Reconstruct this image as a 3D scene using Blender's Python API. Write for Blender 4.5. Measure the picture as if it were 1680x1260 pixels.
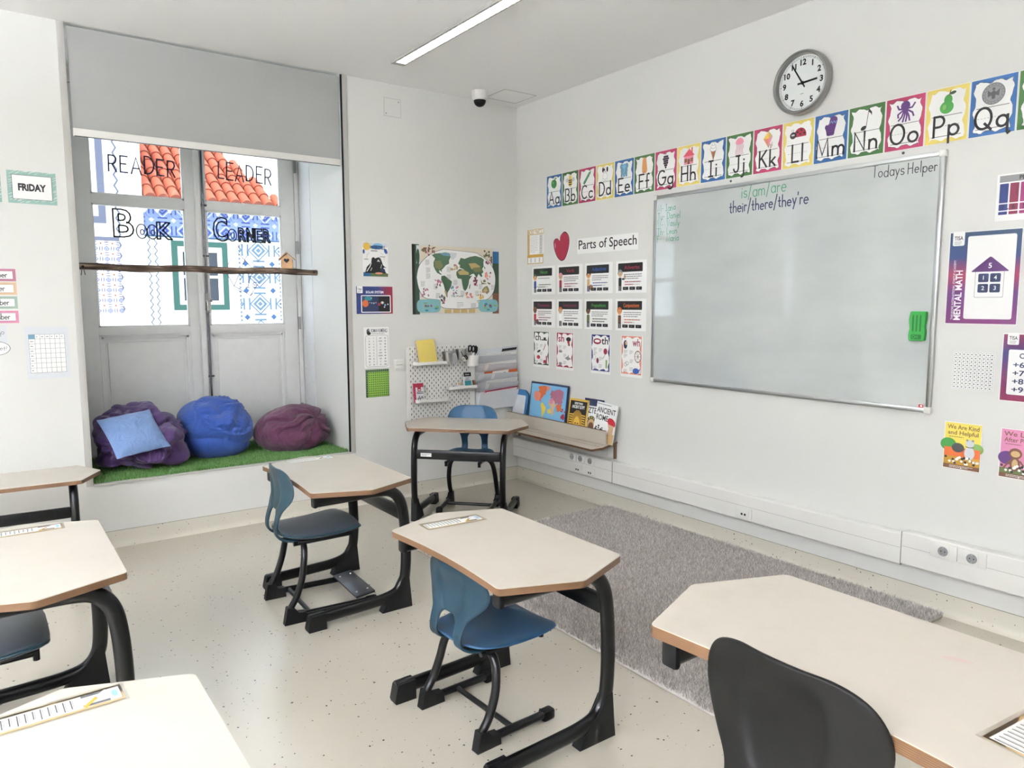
import bpy, bmesh, math, random
import numpy as np
from mathutils import Vector, Matrix, noise as mnoise
for o in list(bpy.data.objects): bpy.data.objects.remove(o)
sc = bpy.context.scene
COL = sc.collection
PI = math.pi
random.seed(7)

# ------------------------------------------------------------------ camera
cam_d = bpy.data.cameras.new('camera')
cam = bpy.data.objects.new('camera', cam_d); COL.objects.link(cam)
sc.camera = cam
cam_d.sensor_fit = 'HORIZONTAL'; cam_d.sensor_width = 36.0
cam_d.lens = 1204.46 * 36.0 / 1680.0
cam_d.clip_start = 0.05; cam_d.clip_end = 200
def _cam():
    yaw, pitch, roll = math.radians(35.8925), math.radians(-6.2962), math.radians(-0.0948)
    f = Vector((math.sin(yaw)*math.cos(pitch), math.cos(yaw)*math.cos(pitch), math.sin(pitch)))
    r = Vector((math.cos(yaw), -math.sin(yaw), 0)); u = r.cross(f)
    c, s = math.cos(roll), math.sin(roll)
    r2 = c*r + s*u; u2 = -s*r + c*u
    m = Matrix((r2, u2, -f)).transposed().to_4x4()
    m.translation = Vector((-3.63957, -4.95275, 1.47709))
    cam.matrix_world = m
_cam()

# ------------------------------------------------------------------ sky, sun, exposure
w = bpy.data.worlds.new('sky'); sc.world = w; w.use_nodes = True
bg = w.node_tree.nodes['Background']
bg.inputs[0].default_value = (0.80, 0.90, 1.0, 1); bg.inputs[1].default_value = 1.25
sun_d = bpy.data.lights.new('sun', 'SUN'); sun_d.energy = 0.9; sun_d.angle = math.radians(0.6)
sun_d.color = (1.0, 0.95, 0.88)
sun = bpy.data.objects.new('sun', sun_d); COL.objects.link(sun)
sun.rotation_euler = Vector((0.45, 0.75, -0.95)).to_track_quat('-Z', 'Y').to_euler()
FILL_DOWN, FILL_UP = 15.0, 142.0                         # radiance of the added, unseen fill lights, down and up
vs = sc.view_settings
vs.view_transform = 'Standard'; vs.look = 'None'; vs.gamma = 1.0; vs.use_curve_mapping = False
vs.exposure = 1.52

# ------------------------------------------------------------------ materials
def lin(h):
    h = h.lstrip('#'); out = []
    for i in (0, 2, 4):
        c = int(h[i:i+2], 16)/255.0
        out.append(c/12.92 if c <= 0.04045 else ((c+0.055)/1.055)**2.4)
    return (*out, 1.0)
MATS = {}
def mat(name, hexc, rough=0.5, metal=0.0, var=0.04, scale=8.0, bump=0.0, bscale=60.0, spec=0.5, coat=0.0, emit=0.0, sheen=0.0):
    """procedural principled material: slight noise variation of the colour, optional bump"""
    m = bpy.data.materials.new(name); m.use_nodes = True; MATS[name] = m
    nt = m.node_tree; b = nt.nodes['Principled BSDF']
    c = lin(hexc)
    b.inputs['Roughness'].default_value = rough; b.inputs['Metallic'].default_value = metal
    b.inputs['Specular IOR Level'].default_value = spec
    b.inputs['Coat Weight'].default_value = coat
    b.inputs['Sheen Weight'].default_value = sheen
    tc = nt.nodes.new('ShaderNodeTexCoord')
    n = nt.nodes.new('ShaderNodeTexNoise'); n.inputs['Scale'].default_value = scale; n.inputs['Detail'].default_value = 3
    nt.links.new(tc.outputs['Object'], n.inputs['Vector'])
    mx = nt.nodes.new('ShaderNodeMix'); mx.data_type = 'RGBA'
    k = 1-var
    mx.inputs['A'].default_value = (c[0]*k, c[1]*k, c[2]*k, 1)
    k = 1+var
    mx.inputs['B'].default_value = (min(c[0]*k, 1), min(c[1]*k, 1), min(c[2]*k, 1), 1)
    nt.links.new(n.outputs['Fac'], mx.inputs['Factor'])
    nt.links.new(mx.outputs['Result'], b.inputs['Base Color'])
    if bump:
        n2 = nt.nodes.new('ShaderNodeTexNoise'); n2.inputs['Scale'].default_value = bscale; n2.inputs['Detail'].default_value = 4
        nt.links.new(tc.outputs['Object'], n2.inputs['Vector'])
        bp = nt.nodes.new('ShaderNodeBump'); bp.inputs['Strength'].default_value = bump; bp.inputs['Distance'].default_value = 0.01
        nt.links.new(n2.outputs['Fac'], bp.inputs['Height']); nt.links.new(bp.outputs['Normal'], b.inputs['Normal'])
    if emit:
        b.inputs['Emission Color'].default_value = c; b.inputs['Emission Strength'].default_value = emit
    return m
def N(nt, t, **kw):
    n = nt.nodes.new(t)
    for k, v in kw.items():
        if k.startswith('i_'): n.inputs[k[2:]].default_value = v
        else: setattr(n, k, v)
    return n
def ramp(nt, stops, interp='LINEAR'):
    r = nt.nodes.new('ShaderNodeValToRGB'); r.color_ramp.interpolation = interp
    e = r.color_ramp.elements
    while len(e) < len(stops): e.new(0.5)
    for el, (p, c) in zip(e, stops): el.position = p; el.color = c
    return r
W3 = (1, 1, 1, 1); K3 = (0, 0, 0, 1)

wallm = mat('wall_paint', '#d9d8d3', 0.75, var=0.02, scale=1.2, bump=0.05, bscale=90)
mat('ceiling_paint', '#f6f6f4', 0.85, var=0.015, scale=0.6)
mat('white_paint', '#e6e5e2', 0.4, var=0.02)
mat('old_white_paint', '#e6e5e2', 0.42, var=0.05, scale=14, bump=0.12, bscale=40)
mat('rough_plaster', '#e2e3e3', 0.8, var=0.05, bump=0.9, bscale=35)
mat('trim_grey', '#b5b3ad', 0.6, var=0.03)
mat('seam', '#77746e', 0.8)
mat('black_metal', '#050506', 0.28, var=0.1, spec=0.3)
mat('black_plastic', '#09090a', 0.5, var=0.1, spec=0.25)
mat('steel', '#9a9a98', 0.28, metal=1.0, var=0.05)
mat('dark_steel', '#55555a', 0.35, metal=0.9, var=0.05)
mat('alu', '#b9bbbb', 0.3, metal=1.0, var=0.05)
mat('white_plastic', '#e2e0da', 0.35, var=0.02)
mat('teal_plastic', '#1b323b', 0.42, var=0.04, spec=0.28)
mat('blue_plastic', '#274e6e', 0.42, var=0.04, spec=0.35)
mat('dark_blue_plastic', '#20405c', 0.42, var=0.04, spec=0.35); mat('petrol_plastic', '#19313d', 0.42, var=0.04, spec=0.28)
mat('charcoal_plastic', '#0d0c0b', 0.5, var=0.05, spec=0.22)
mat('grey_pad', '#3a4148', 0.36, var=0.06, bump=0.15, bscale=400)
mat('paper', '#f0efec', 0.7, var=0.01)
mat('laminated_paper', '#f2f1ee', 0.22, var=0.01)
mat('ink', '#111111', 0.6)
mat('grey_ink', '#8b8b8b', 0.7); mat('dark_grey_ink', '#4a4a4c', 0.7)
for n_, h_ in dict(card_blue='#2f5f98', card_green='#3f6b35', card_red='#a8325a', card_yellow='#d9c568',
        apple_green='#2f7038', leaf_green='#3e8a3e', bee_yellow='#e2b93b', wing='#c9cdd3', crayon='#4c8b66', skin='#d9995f',
        elephant='#6a93a8', grape='#2b1730', pink='#e08da0', house_red='#cf4f5f', cone='#a5673f', red='#b0202e', crimson='#962039',
        violet='#573270', pear='#3b8a3a', coin='#8d8d8d', coin_dark='#4a4a4a', navy='#1e2a4d', orange='#c9622f', brown='#6b4630',
        sand='#b9a06a', ochre='#b48a2c', white_ink='#f4f4f2', salmon='#d98670', teal_ink='#2d7f86', sky_ink='#7fb4d6',
        sea='#79b3d8', purple_ink='#4e2560', deep_blue='#1f2f6d', maroon_ink='#7a2340', magenta='#8a2f66', mauve='#a5677d',
        rose='#c77f9a', yellow_ink='#e5c94a', lime='#7da53a', sage='#8fa596', peach='#cbab88', frame_green='#8fb0a6',
        pale_grey='#d3d5d8', blue_ink='#2a4f9a', marker_green='#2f8a62', marker_navy='#20264f', book_pink='#cf86a8',
        board_grass='#7da35a', tan='#c8a878', forest='#2f4a33', olive='#5b6a3a', map_blue='#2b6391', map_teal='#7fb0b5',
        map_cream='#d9cfbb', map_green='#3f5f45', map_olive='#75764a', gold='#d8b04a', book_yellow='#e2cf5c', notebook_yellow='#cdb85e').items():
    mat(n_, h_, 0.55, var=0.05, scale=40)

def custom(name, rough=0.5, spec=0.5):
    m = bpy.data.materials.new(name); m.use_nodes = True; MATS[name] = m
    nt = m.node_tree; b = nt.nodes['Principled BSDF']
    b.inputs['Roughness'].default_value = rough; b.inputs['Specular IOR Level'].default_value = spec
    tc = nt.nodes.new('ShaderNodeTexCoord')
    return m, nt, b, tc
def mixc(nt, fac, a, b_):
    mx = nt.nodes.new('ShaderNodeMix'); mx.data_type = 'RGBA'
    for s, v in (('Factor', fac), ('A', a), ('B', b_)):
        if hasattr(v, 'is_linked'): nt.links.new(v, mx.inputs[s])
        else: mx.inputs[s].default_value = v
    return mx.outputs['Result']

# vinyl floor and coved skirting: cream with sparse dark elongated flecks
def terrazzo(name, base, base2, rough):
    m, nt, b, tc = custom(name, rough, 0.8)
    mp = N(nt, 'ShaderNodeMapping'); nt.links.new(tc.outputs['Object'], mp.inputs['Vector'])
    ns = N(nt, 'ShaderNodeTexNoise', i_Scale=30.0); nt.links.new(mp.outputs['Vector'], ns.inputs['Vector'])
    add = N(nt, 'ShaderNodeVectorMath', operation='MULTIPLY_ADD'); add.inputs[1].default_value = (0.02, 0.02, 0.02)
    nt.links.new(ns.outputs['Color'], add.inputs[0]); nt.links.new(mp.outputs['Vector'], add.inputs[2])
    col = None
    big = N(nt, 'ShaderNodeTexNoise', i_Scale=0.9, i_Detail=4.0); nt.links.new(tc.outputs['Object'], big.inputs['Vector'])
    r0 = ramp(nt, [(0.2, lin(base)), (0.9, lin(base2))]); nt.links.new(big.outputs['Fac'], r0.inputs['Fac'])
    col = r0.outputs['Color']
    for sc_, thr, keep, cc in ((27.0, 0.095, 0.75, '#35322f'), (41.0, 0.085, 0.6, '#6a6256')):
        v = N(nt, 'ShaderNodeTexVoronoi', i_Scale=sc_); nt.links.new(add.outputs[0], v.inputs['Vector'])
        lt = N(nt, 'ShaderNodeMath', operation='LESS_THAN'); lt.inputs[1].default_value = thr
        nt.links.new(v.outputs['Distance'], lt.inputs[0])
        sep = N(nt, 'ShaderNodeSeparateColor'); nt.links.new(v.outputs['Color'], sep.inputs[0])
        l2 = N(nt, 'ShaderNodeMath', operation='LESS_THAN'); l2.inputs[1].default_value = keep
        nt.links.new(sep.outputs[0], l2.inputs[0])
        mu = N(nt, 'ShaderNodeMath', operation='MULTIPLY'); nt.links.new(lt.outputs[0], mu.inputs[0]); nt.links.new(l2.outputs[0], mu.inputs[1])
        col = mixc(nt, mu.outputs[0], col, lin(cc))
    nt.links.new(col, b.inputs['Base Color'])
    sm = N(nt, 'ShaderNodeTexNoise', i_Scale=2.2, i_Detail=5.0); nt.links.new(tc.outputs['Object'], sm.inputs['Vector'])
    rr = ramp(nt, [(0.2, (rough-.02,)*3+(1,)), (0.85, (rough+.02,)*3+(1,))]); nt.links.new(sm.outputs['Fac'], rr.inputs['Fac'])
    nt.links.new(rr.outputs['Color'], b.inputs['Roughness'])
terrazzo('vinyl_floor', '#b8b1a2', '#bdb6a8', 0.24)
terrazzo('vinyl_cove', '#c9c3b4', '#cec9bb', 0.42)

# plywood edge: stacked veneers
def plywood():
    m, nt, b, tc = custom('plywood_edge', 0.5)
    sep = N(nt, 'ShaderNodeSeparateXYZ'); nt.links.new(tc.outputs['Object'], sep.inputs[0])
    mul = N(nt, 'ShaderNodeMath', operation='MULTIPLY'); mul.inputs[1].default_value = 300.0; nt.links.new(sep.outputs['Z'], mul.inputs[0])
    fr = N(nt, 'ShaderNodeMath', operation='FRACT'); nt.links.new(mul.outputs[0], fr.inputs[0])
    r = ramp(nt, [(0.0, lin('#4a3220')), (0.45, lin('#61452e')), (0.55, lin('#80623f')), (1.0, lin('#745538'))]); nt.links.new(fr.outputs[0], r.inputs['Fac'])
    ns = N(nt, 'ShaderNodeTexNoise', i_Scale=30.0); nt.links.new(tc.outputs['Object'], ns.inputs['Vector'])
    c = mixc(nt, ns.outputs['Fac'], r.outputs['Color'], lin('#5a3f29'))
    nt.links.new(c, b.inputs['Base Color'])
plywood()
def laminate():
    m, nt, b, tc = custom('desk_laminate', 0.38)
    ns = N(nt, 'ShaderNodeTexNoise', i_Scale=5.0, i_Detail=6.0, i_Roughness=0.65); nt.links.new(tc.outputs['Object'], ns.inputs['Vector'])
    r = ramp(nt, [(0.25, lin('#b0a799')), (0.45, lin('#b9b1a4')), (0.8, lin('#beb6aa'))]); nt.links.new(ns.outputs['Fac'], r.inputs['Fac'])
    v = N(nt, 'ShaderNodeTexVoronoi', i_Scale=9.0); nt.links.new(tc.outputs['Object'], v.inputs['Vector'])
    lt = N(nt, 'ShaderNodeMath', operation='LESS_THAN'); lt.inputs[1].default_value = 0.035; nt.links.new(v.outputs['Distance'], lt.inputs[0])
    sp = N(nt, 'ShaderNodeSeparateColor'); nt.links.new(v.outputs['Color'], sp.inputs[0])
    l2 = N(nt, 'ShaderNodeMath', operation='LESS_THAN'); l2.inputs[1].default_value = 0.18; nt.links.new(sp.outputs[0], l2.inputs[0])
    mu = N(nt, 'ShaderNodeMath', operation='MULTIPLY'); nt.links.new(lt.outputs[0], mu.inputs[0]); nt.links.new(l2.outputs[0], mu.inputs[1])
    nt.links.new(mixc(nt, mu.outputs[0], r.outputs['Color'], lin('#77706a')), b.inputs['Base Color'])
laminate()
# whiteboard: enamel, faint grey wiping smears
def wboard():
    m, nt, b, tc = custom('whiteboard_enamel', 0.06, 1.0)
    mp = N(nt, 'ShaderNodeMapping'); mp.inputs['Scale'].default_value = (1.0, 1.0, 2.5); nt.links.new(tc.outputs['Object'], mp.inputs['Vector'])
    ns = N(nt, 'ShaderNodeTexNoise', i_Scale=2.2, i_Detail=5.0); nt.links.new(mp.outputs['Vector'], ns.inputs['Vector'])
    r = ramp(nt, [(0.3, lin('#b2b6b4')), (0.65, lin('#bcc0bd'))]); nt.links.new(ns.outputs['Fac'], r.inputs['Fac'])
    nt.links.new(r.outputs['Color'], b.inputs['Base Color'])
wboard()
# fabric materials with creases
def fabric(name, hexc, hex2, rough=0.8, crease=6.0, strength=0.6):
    m, nt, b, tc = custom(name, rough, 0.3)
    b.inputs['Sheen Weight'].default_value = 0.15
    ns = N(nt, 'ShaderNodeTexNoise', i_Scale=3.0, i_Detail=4.0); nt.links.new(tc.outputs['Object'], ns.inputs['Vector'])
    nt.links.new(mixc(nt, ns.outputs['Fac'], lin(hexc), lin(hex2)), b.inputs['Base Color'])
    wv = N(nt, 'ShaderNodeTexNoise', i_Scale=crease, i_Detail=2.0, i_Distortion=1.6); nt.links.new(tc.outputs['Object'], wv.inputs['Vector'])
    ab = N(nt, 'ShaderNodeMath', operation='SUBTRACT'); ab.inputs[1].default_value = 0.5; nt.links.new(wv.outputs['Fac'], ab.inputs[0])
    aa = N(nt, 'ShaderNodeMath', operation='ABSOLUTE'); nt.links.new(ab.outputs[0], aa.inputs[0])
    wf = N(nt, 'ShaderNodeTexNoise', i_Scale=500.0); nt.links.new(tc.outputs['Object'], wf.inputs['Vector'])
    ad = N(nt, 'ShaderNodeMath', operation='MULTIPLY_ADD'); ad.inputs[1].default_value = 0.05; nt.links.new(wf.outputs['Fac'], ad.inputs[0]); nt.links.new(aa.outputs[0], ad.inputs[2])
    bp = N(nt, 'ShaderNodeBump'); bp.inputs['Strength'].default_value = strength; bp.inputs['Distance'].default_value = 0.08
    nt.links.new(ad.outputs[0], bp.inputs['Height']); nt.links.new(bp.outputs['Normal'], b.inputs['Normal'])
fabric('purple_fabric', '#35204a', '#432a58', strength=0.45)
fabric('blue_fabric', '#223f82', '#2a4b94', strength=0.4)
fabric('maroon_fabric', '#482038', '#542842', strength=0.5)
fabric('cushion_fabric', '#627ba6', '#7089b0', strength=0.35, crease=9)
fabric('blind_fabric', '#a3a4a1', '#a9aaa7', strength=0.02, crease=1.0)
# fibres whose colour varies strand by strand (random per island)
def fibres(name, stops, rough):
    m, nt, b, tc = custom(name, rough, 0.2)
    g = N(nt, 'ShaderNodeNewGeometry')
    r = ramp(nt, [(p, lin(c)) for p, c in stops]); nt.links.new(g.outputs['Random Per Island'], r.inputs['Fac'])
    nt.links.new(r.outputs['Color'], b.inputs['Base Color'])
fibres('grass_fibre', [(0, '#436f35'), (0.5, '#5e8c49'), (1, '#93b57a')], 0.6)
fibres('rug_fibre', [(0, '#a09892'), (0.45, '#c4bcb5'), (1, '#f0eae4')], 0.8)
# rough bark of the hanging branch
def bark():
    m, nt, b, tc = custom('bark', 0.85, 0.2)
    mp = N(nt, 'ShaderNodeMapping'); mp.inputs['Scale'].default_value = (6, 40, 40); nt.links.new(tc.outputs['Object'], mp.inputs['Vector'])
    ns = N(nt, 'ShaderNodeTexNoise', i_Scale=1.0, i_Detail=6.0); nt.links.new(mp.outputs['Vector'], ns.inputs['Vector'])
    r = ramp(nt, [(0.3, lin('#2a2320')), (0.52, lin('#5a4a3f')), (0.68, lin('#9c8a78')), (0.8, lin('#4a3c33'))]); nt.links.new(ns.outputs['Fac'], r.inputs['Fac'])
    nt.links.new(r.outputs['Color'], b.inputs['Base Color'])
    bp = N(nt, 'ShaderNodeBump', i_Strength=0.8, i_Distance=0.01); nt.links.new(ns.outputs['Fac'], bp.inputs['Height']); nt.links.new(bp.outputs['Normal'], b.inputs['Normal'])
bark()
mat('birch_wood', '#c69c72', 0.6, var=0.12, scale=25)
# clear window glass
def glass():
    m = bpy.data.materials.new('window_glass'); m.use_nodes = True; MATS['window_glass'] = m
    nt = m.node_tree; nt.nodes.clear()
    out = N(nt, 'ShaderNodeOutputMaterial'); mx = N(nt, 'ShaderNodeMixShader')
    tr = N(nt, 'ShaderNodeBsdfTransparent'); tr.inputs[0].default_value = (0.96, 0.98, 0.98, 1)
    gl = N(nt, 'ShaderNodeBsdfGlossy'); gl.inputs['Roughness'].default_value = 0.02
    fr = N(nt, 'ShaderNodeFresnel'); fr.inputs[0].default_value = 1.45
    ge = N(nt, 'ShaderNodeNewGeometry'); fm = N(nt, 'ShaderNodeMath', operation='MULTIPLY'); iv = N(nt, 'ShaderNodeMath', operation='SUBTRACT'); iv.inputs[0].default_value = 1.0
    nt.links.new(ge.outputs['Backfacing'], iv.inputs[1]); nt.links.new(fr.outputs[0], fm.inputs[0]); nt.links.new(iv.outputs[0], fm.inputs[1])
    nt.links.new(fm.outputs[0], mx.inputs[0]); nt.links.new(tr.outputs[0], mx.inputs[1]); nt.links.new(gl.outputs[0], mx.inputs[2])
    nt.links.new(mx.outputs[0], out.inputs[0])
glass()
# clear plastic sleeve/tape
def tape():
    m = bpy.data.materials.new('clear_film'); m.use_nodes = True; MATS['clear_film'] = m
    nt = m.node_tree; nt.nodes.clear()
    out = N(nt, 'ShaderNodeOutputMaterial'); mx = N(nt, 'ShaderNodeMixShader')
    tr = N(nt, 'ShaderNodeBsdfTransparent'); tr.inputs[0].default_value = (0.97, 0.97, 0.95, 1)
    gl = N(nt, 'ShaderNodeBsdfGlossy'); gl.inputs['Roughness'].default_value = 0.12
    mx.inputs[0].default_value = 0.10
    nt.links.new(tr.outputs[0], mx.inputs[1]); nt.links.new(gl.outputs[0], mx.inputs[2]); nt.links.new(mx.outputs[0], out.inputs[0])
tape()
# printed gradient borders of the school's posters (purple - navy - red), by position on the sheet
def gradient(name, axis, stops, scale, off):
    m, nt, b, tc = custom(name, 0.35)
    sep = N(nt, 'ShaderNodeSeparateXYZ'); nt.links.new(tc.outputs['Object'], sep.inputs[0])
    ma = N(nt, 'ShaderNodeMath', operation='MULTIPLY_ADD'); ma.inputs[1].default_value = scale; ma.inputs[2].default_value = off
    nt.links.new(sep.outputs[axis], ma.inputs[0])
    r = ramp(nt, [(p, lin(c)) for p, c in stops]); nt.links.new(ma.outputs[0], r.inputs['Fac'])
    nt.links.new(r.outputs['Color'], b.inputs['Base Color'])
gradient('math_print', 'Z', [(0, '#6a2560'), (0.35, '#5a2a6a'), (0.55, '#8a2a4a'), (0.75, '#24386a'), (1, '#1e3a58')], 1/0.40, 0.0)
gradient('solar_print', 'X', [(0, '#1d2c66'), (0.6, '#23306c'), (0.85, '#7c2038'), (1, '#8a2034')], 1/0.29, 0.5)
gradient('compl_print', 'Z', [(0, '#7a1f45'), (0.4, '#57204f'), (0.7, '#27285f'), (1, '#7a1f45')], 1/0.30, 0.0)

# azulejo tile fields of the house across the street
def tiles(name, cell, ground, lines, motif, cx=0.0):
    m, nt, b, tc = custom(name, 0.3)
    sep = N(nt, 'ShaderNodeSeparateXYZ'); nt.links.new(tc.outputs['Object'], sep.inputs[0])
    def cellc(o):
        mu = N(nt, 'ShaderNodeMath', operation='MULTIPLY'); mu.inputs[1].default_value = 1/cell; nt.links.new(o, mu.inputs[0])
        f = N(nt, 'ShaderNodeMath', operation='FRACT'); nt.links.new(mu.outputs[0], f.inputs[0])
        s = N(nt, 'ShaderNodeMath', operation='SUBTRACT'); s.inputs[1].default_value = 0.5; nt.links.new(f.outputs[0], s.inputs[0])
        a = N(nt, 'ShaderNodeMath', operation='ABSOLUTE'); nt.links.new(s.outputs[0], a.inputs[0])
        return a.outputs[0]
    ax, az = cellc(sep.outputs['X']), cellc(sep.outputs['Z'])
    su = N(nt, 'ShaderNodeMath', operation='ADD'); nt.links.new(ax, su.inputs[0]); nt.links.new(az, su.inputs[1])
    mxm = N(nt, 'ShaderNodeMath', operation='MAXIMUM'); nt.links.new(ax, mxm.inputs[0]); nt.links.new(az, mxm.inputs[1])
    r1 = ramp(nt, [(0, lin(lines)), (0.10, lin(ground)), (0.15, lin(lines)), (0.27, lin(ground)), (0.34, lin(motif)), (0.40, lin(ground)), (0.88, lin(motif))], 'CONSTANT')
    nt.links.new(su.outputs[0], r1.inputs['Fac'])
    r2 = ramp(nt, [(0, K3), (0.36, W3), (.43, K3)], 'CONSTANT'); nt.links.new(mxm.outputs[0], r2.inputs['Fac'])
    mn = N(nt, 'ShaderNodeMath', operation='MINIMUM'); nt.links.new(ax, mn.inputs[0]); nt.links.new(az, mn.inputs[1])
    r3 = ramp(nt, [(0, W3), (0.22, K3)], 'CONSTANT'); nt.links.new(mn.outputs[0], r3.inputs['Fac'])
    mu = N(nt, 'ShaderNodeMath', operation='MULTIPLY'); nt.links.new(r2.outputs['Color'], mu.inputs[0]); nt.links.new(r3.outputs['Color'], mu.inputs[1])
    nt.links.new(mixc(nt, mu.outputs[0], r1.outputs['Color'], lin(lines)), b.inputs['Base Color'])
tiles('azulejo_panel', 0.145, '#e6e2da', '#28367c', '#8a4a28')
tiles('azulejo_lattice', 0.42, '#eef0ee', '#4f6a80', '#2a4f80')
tiles('azulejo_frieze', 0.30, '#6f7fb4', '#22347c', '#b8c0da')
mat('facade_white', '#eeece6', 0.8, var=0.02)
mat('terracotta', '#b95c41', 0.8, var=0.2, scale=9)
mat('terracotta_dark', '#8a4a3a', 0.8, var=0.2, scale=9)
mat('green_frame', '#28564e', 0.5); mat('lattice_blue', '#22486a', 0.5); mat('grey_frame', '#5c6075', 0.6)
mat('dark_pane', '#2c333e', 0.15); mat('blue_pane', '#4f7fa8', 0.12); mat('mauve_wall', '#6a5064', 0.8, var=0.1)
mat('fill_down_diffuser', '#f3f6ff', 0.6, emit=FILL_DOWN); mat('louvre_diffuser', '#fbfcff', 0.6, emit=9.0); mat('fill_up_diffuser', '#eff3ff', 0.6, emit=FILL_UP)  # first and last glow on the added suspended fill lights only
mat('pale_bounce_paving', '#cfcbc2', 0.9, var=0.1)  # unseen street ground, made pale to bounce light onto the ceiling
# ------------------------------------------------------------------ helpers
def tag(o, label=None, cat=None, group=None, kind=None):
    if label: o['label'] = label
    if cat: o['category'] = cat
    if group: o['group'] = group
    if kind: o['kind'] = kind
    return o
def empty(name, loc, rz=0.0, label=None, cat=None, group=None):
    o = bpy.data.objects.new(name, None); COL.objects.link(o)
    o.empty_display_size = 0.05
    o.location = loc; o.rotation_euler = (0, 0, rz)
    return tag(o, label, cat, group)
def place(o, loc=(0, 0, 0), rz=0.0, scale=1.0):
    o.location = loc; o.rotation_euler = (0, 0, rz); o.scale = (scale,)*3
    return o
def copy_tree(o, parent=None):
    c = o.copy(); COL.objects.link(c)
    if parent: c.parent = parent
    for ch in o.children: copy_tree(ch, c)
    return c
def smooth_path(pts, n=6):
    """Catmull-Rom through the points"""
    P = [Vector(p) for p in pts]; out = []
    for i in range(len(P)-1):
        p0 = P[max(i-1, 0)]; p1 = P[i]; p2 = P[i+1]; p3 = P[min(i+2, len(P)-1)]
        for k in range(n):
            t = k/n
            out.append(0.5*((2*p1) + (p2-p0)*t + (2*p0-5*p1+4*p2-p3)*t*t + (3*p1-p0-3*p2+p3)*t**3))
    out.append(P[-1]); return out
class MB:
    def __init__(s): s.v = []; s.f = []; s.m = []; s.T = Matrix.Identity(4)
    def add(s, verts, faces, m):
        b = len(s.v)
        s.v += [tuple(s.T @ Vector(v)) for v in verts]
        s.f += [tuple(b+i for i in f) for f in faces]; s.m += [m]*len(faces)
    def poly(s, pts, m): s.add(pts, [tuple(range(len(pts)))], m)
    def box(s, c, d, m, rot=None):
        x, y, z = d[0]/2, d[1]/2, d[2]/2
        v = [Vector(p) for p in ((-x,-y,-z),(x,-y,-z),(x,y,-z),(-x,y,-z),(-x,-y,z),(x,-y,z),(x,y,z),(-x,y,z))]
        if rot is not None: v = [rot @ p for p in v]
        v = [p+Vector(c) for p in v]
        s.add(v, [(0,3,2,1),(4,5,6,7),(0,1,5,4),(1,2,6,5),(2,3,7,6),(3,0,4,7)], m)
    def bev(s, c, d, m, r=0.004, rot=None, seg=2):
        bm = bmesh.new(); bmesh.ops.create_cube(bm, size=1)
        for v in bm.verts: v.co = Vector((v.co.x*d[0], v.co.y*d[1], v.co.z*d[2]))
        bmesh.ops.bevel(bm, geom=list(bm.edges), offset=r, segments=seg, profile=0.5, affect='EDGES')
        bm.verts.ensure_lookup_table(); bm.normal_update()
        vs_ = [v.co.copy() for v in bm.verts]
        if rot is not None: vs_ = [rot @ p for p in vs_]
        s.add([p+Vector(c) for p in vs_], [[v.index for v in f.verts] for f in bm.faces], m); bm.free()
    def tube(s, path, r, m, seg=10, caps=True, up=None, r2=None, taper=None):
        """sweep an ellipse (r across, r2 along the 'up' side) along the path"""
        P = [Vector(p) for p in path]; n = len(P); rings = []; r2 = r2 or r
        t0 = (P[1]-P[0]).normalized()
        a = Vector(up) if up else (Vector((0,0,1)) if abs(t0.z) < .9 else Vector((1,0,0)))
        base = len(s.v); verts = []
        for i in range(n):
            t = (P[min(i+1, n-1)]-P[max(i-1, 0)]).normalized()
            if up: a = Vector(up)
            b = t.cross(a)
            if b.length < 1e-6: b = t.orthogonal()
            b.normalize(); a2 = b.cross(t).normalized()
            if not up: a = a2
            k = taper(i/(n-1)) if taper else 1.0
            for j in range(seg):
                th = 2*PI*j/seg
                verts.append(P[i] + b*(math.cos(th)*r*k) + a2*(math.sin(th)*r2*k))
        faces = []
        for i in range(n-1):
            for j in range(seg):
                k = (j+1) % seg
                faces.append((i*seg+j, i*seg+k, (i+1)*seg+k, (i+1)*seg+j))
        if caps:
            faces.append(tuple(reversed(range(seg)))); faces.append(tuple((n-1)*seg+j for j in range(seg)))
        s.add(verts, faces, m)
    def lathe(s, prof, m, seg=32, c=(0,0,0), axis='Z', closed_ends=False):
        verts = []; n = len(prof)
        for r, h in prof:
            for j in range(seg):
                t = 2*PI*j/seg; x, y = r*math.cos(t), r*math.sin(t)
                p = (x, y, h) if axis == 'Z' else ((x, -h, y) if axis == 'Y' else (h, x, y))
                verts.append(Vector(p)+Vector(c))
        faces = []
        for i in range(n-1):
            for j in range(seg):
                k = (j+1) % seg; faces.append((i*seg+j, i*seg+k, (i+1)*seg+k, (i+1)*seg+j))
        if closed_ends: faces += [tuple(reversed(range(seg))), tuple((n-1)*seg+j for j in range(seg))]
        s.add(verts, faces, m)
    def prism(s, poly, z0, z1, m, mtop=None, mbot=None):
        n = len(poly)
        v = [(x, y, z0) for x, y in poly]+[(x, y, z1) for x, y in poly]
        s.add(v, [(i, (i+1) % n, n+(i+1) % n, n+i) for i in range(n)], m)
        s.add(v, [tuple(range(n, 2*n))], mtop or m); s.add(v, [tuple(reversed(range(n)))], mbot or m)
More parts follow.
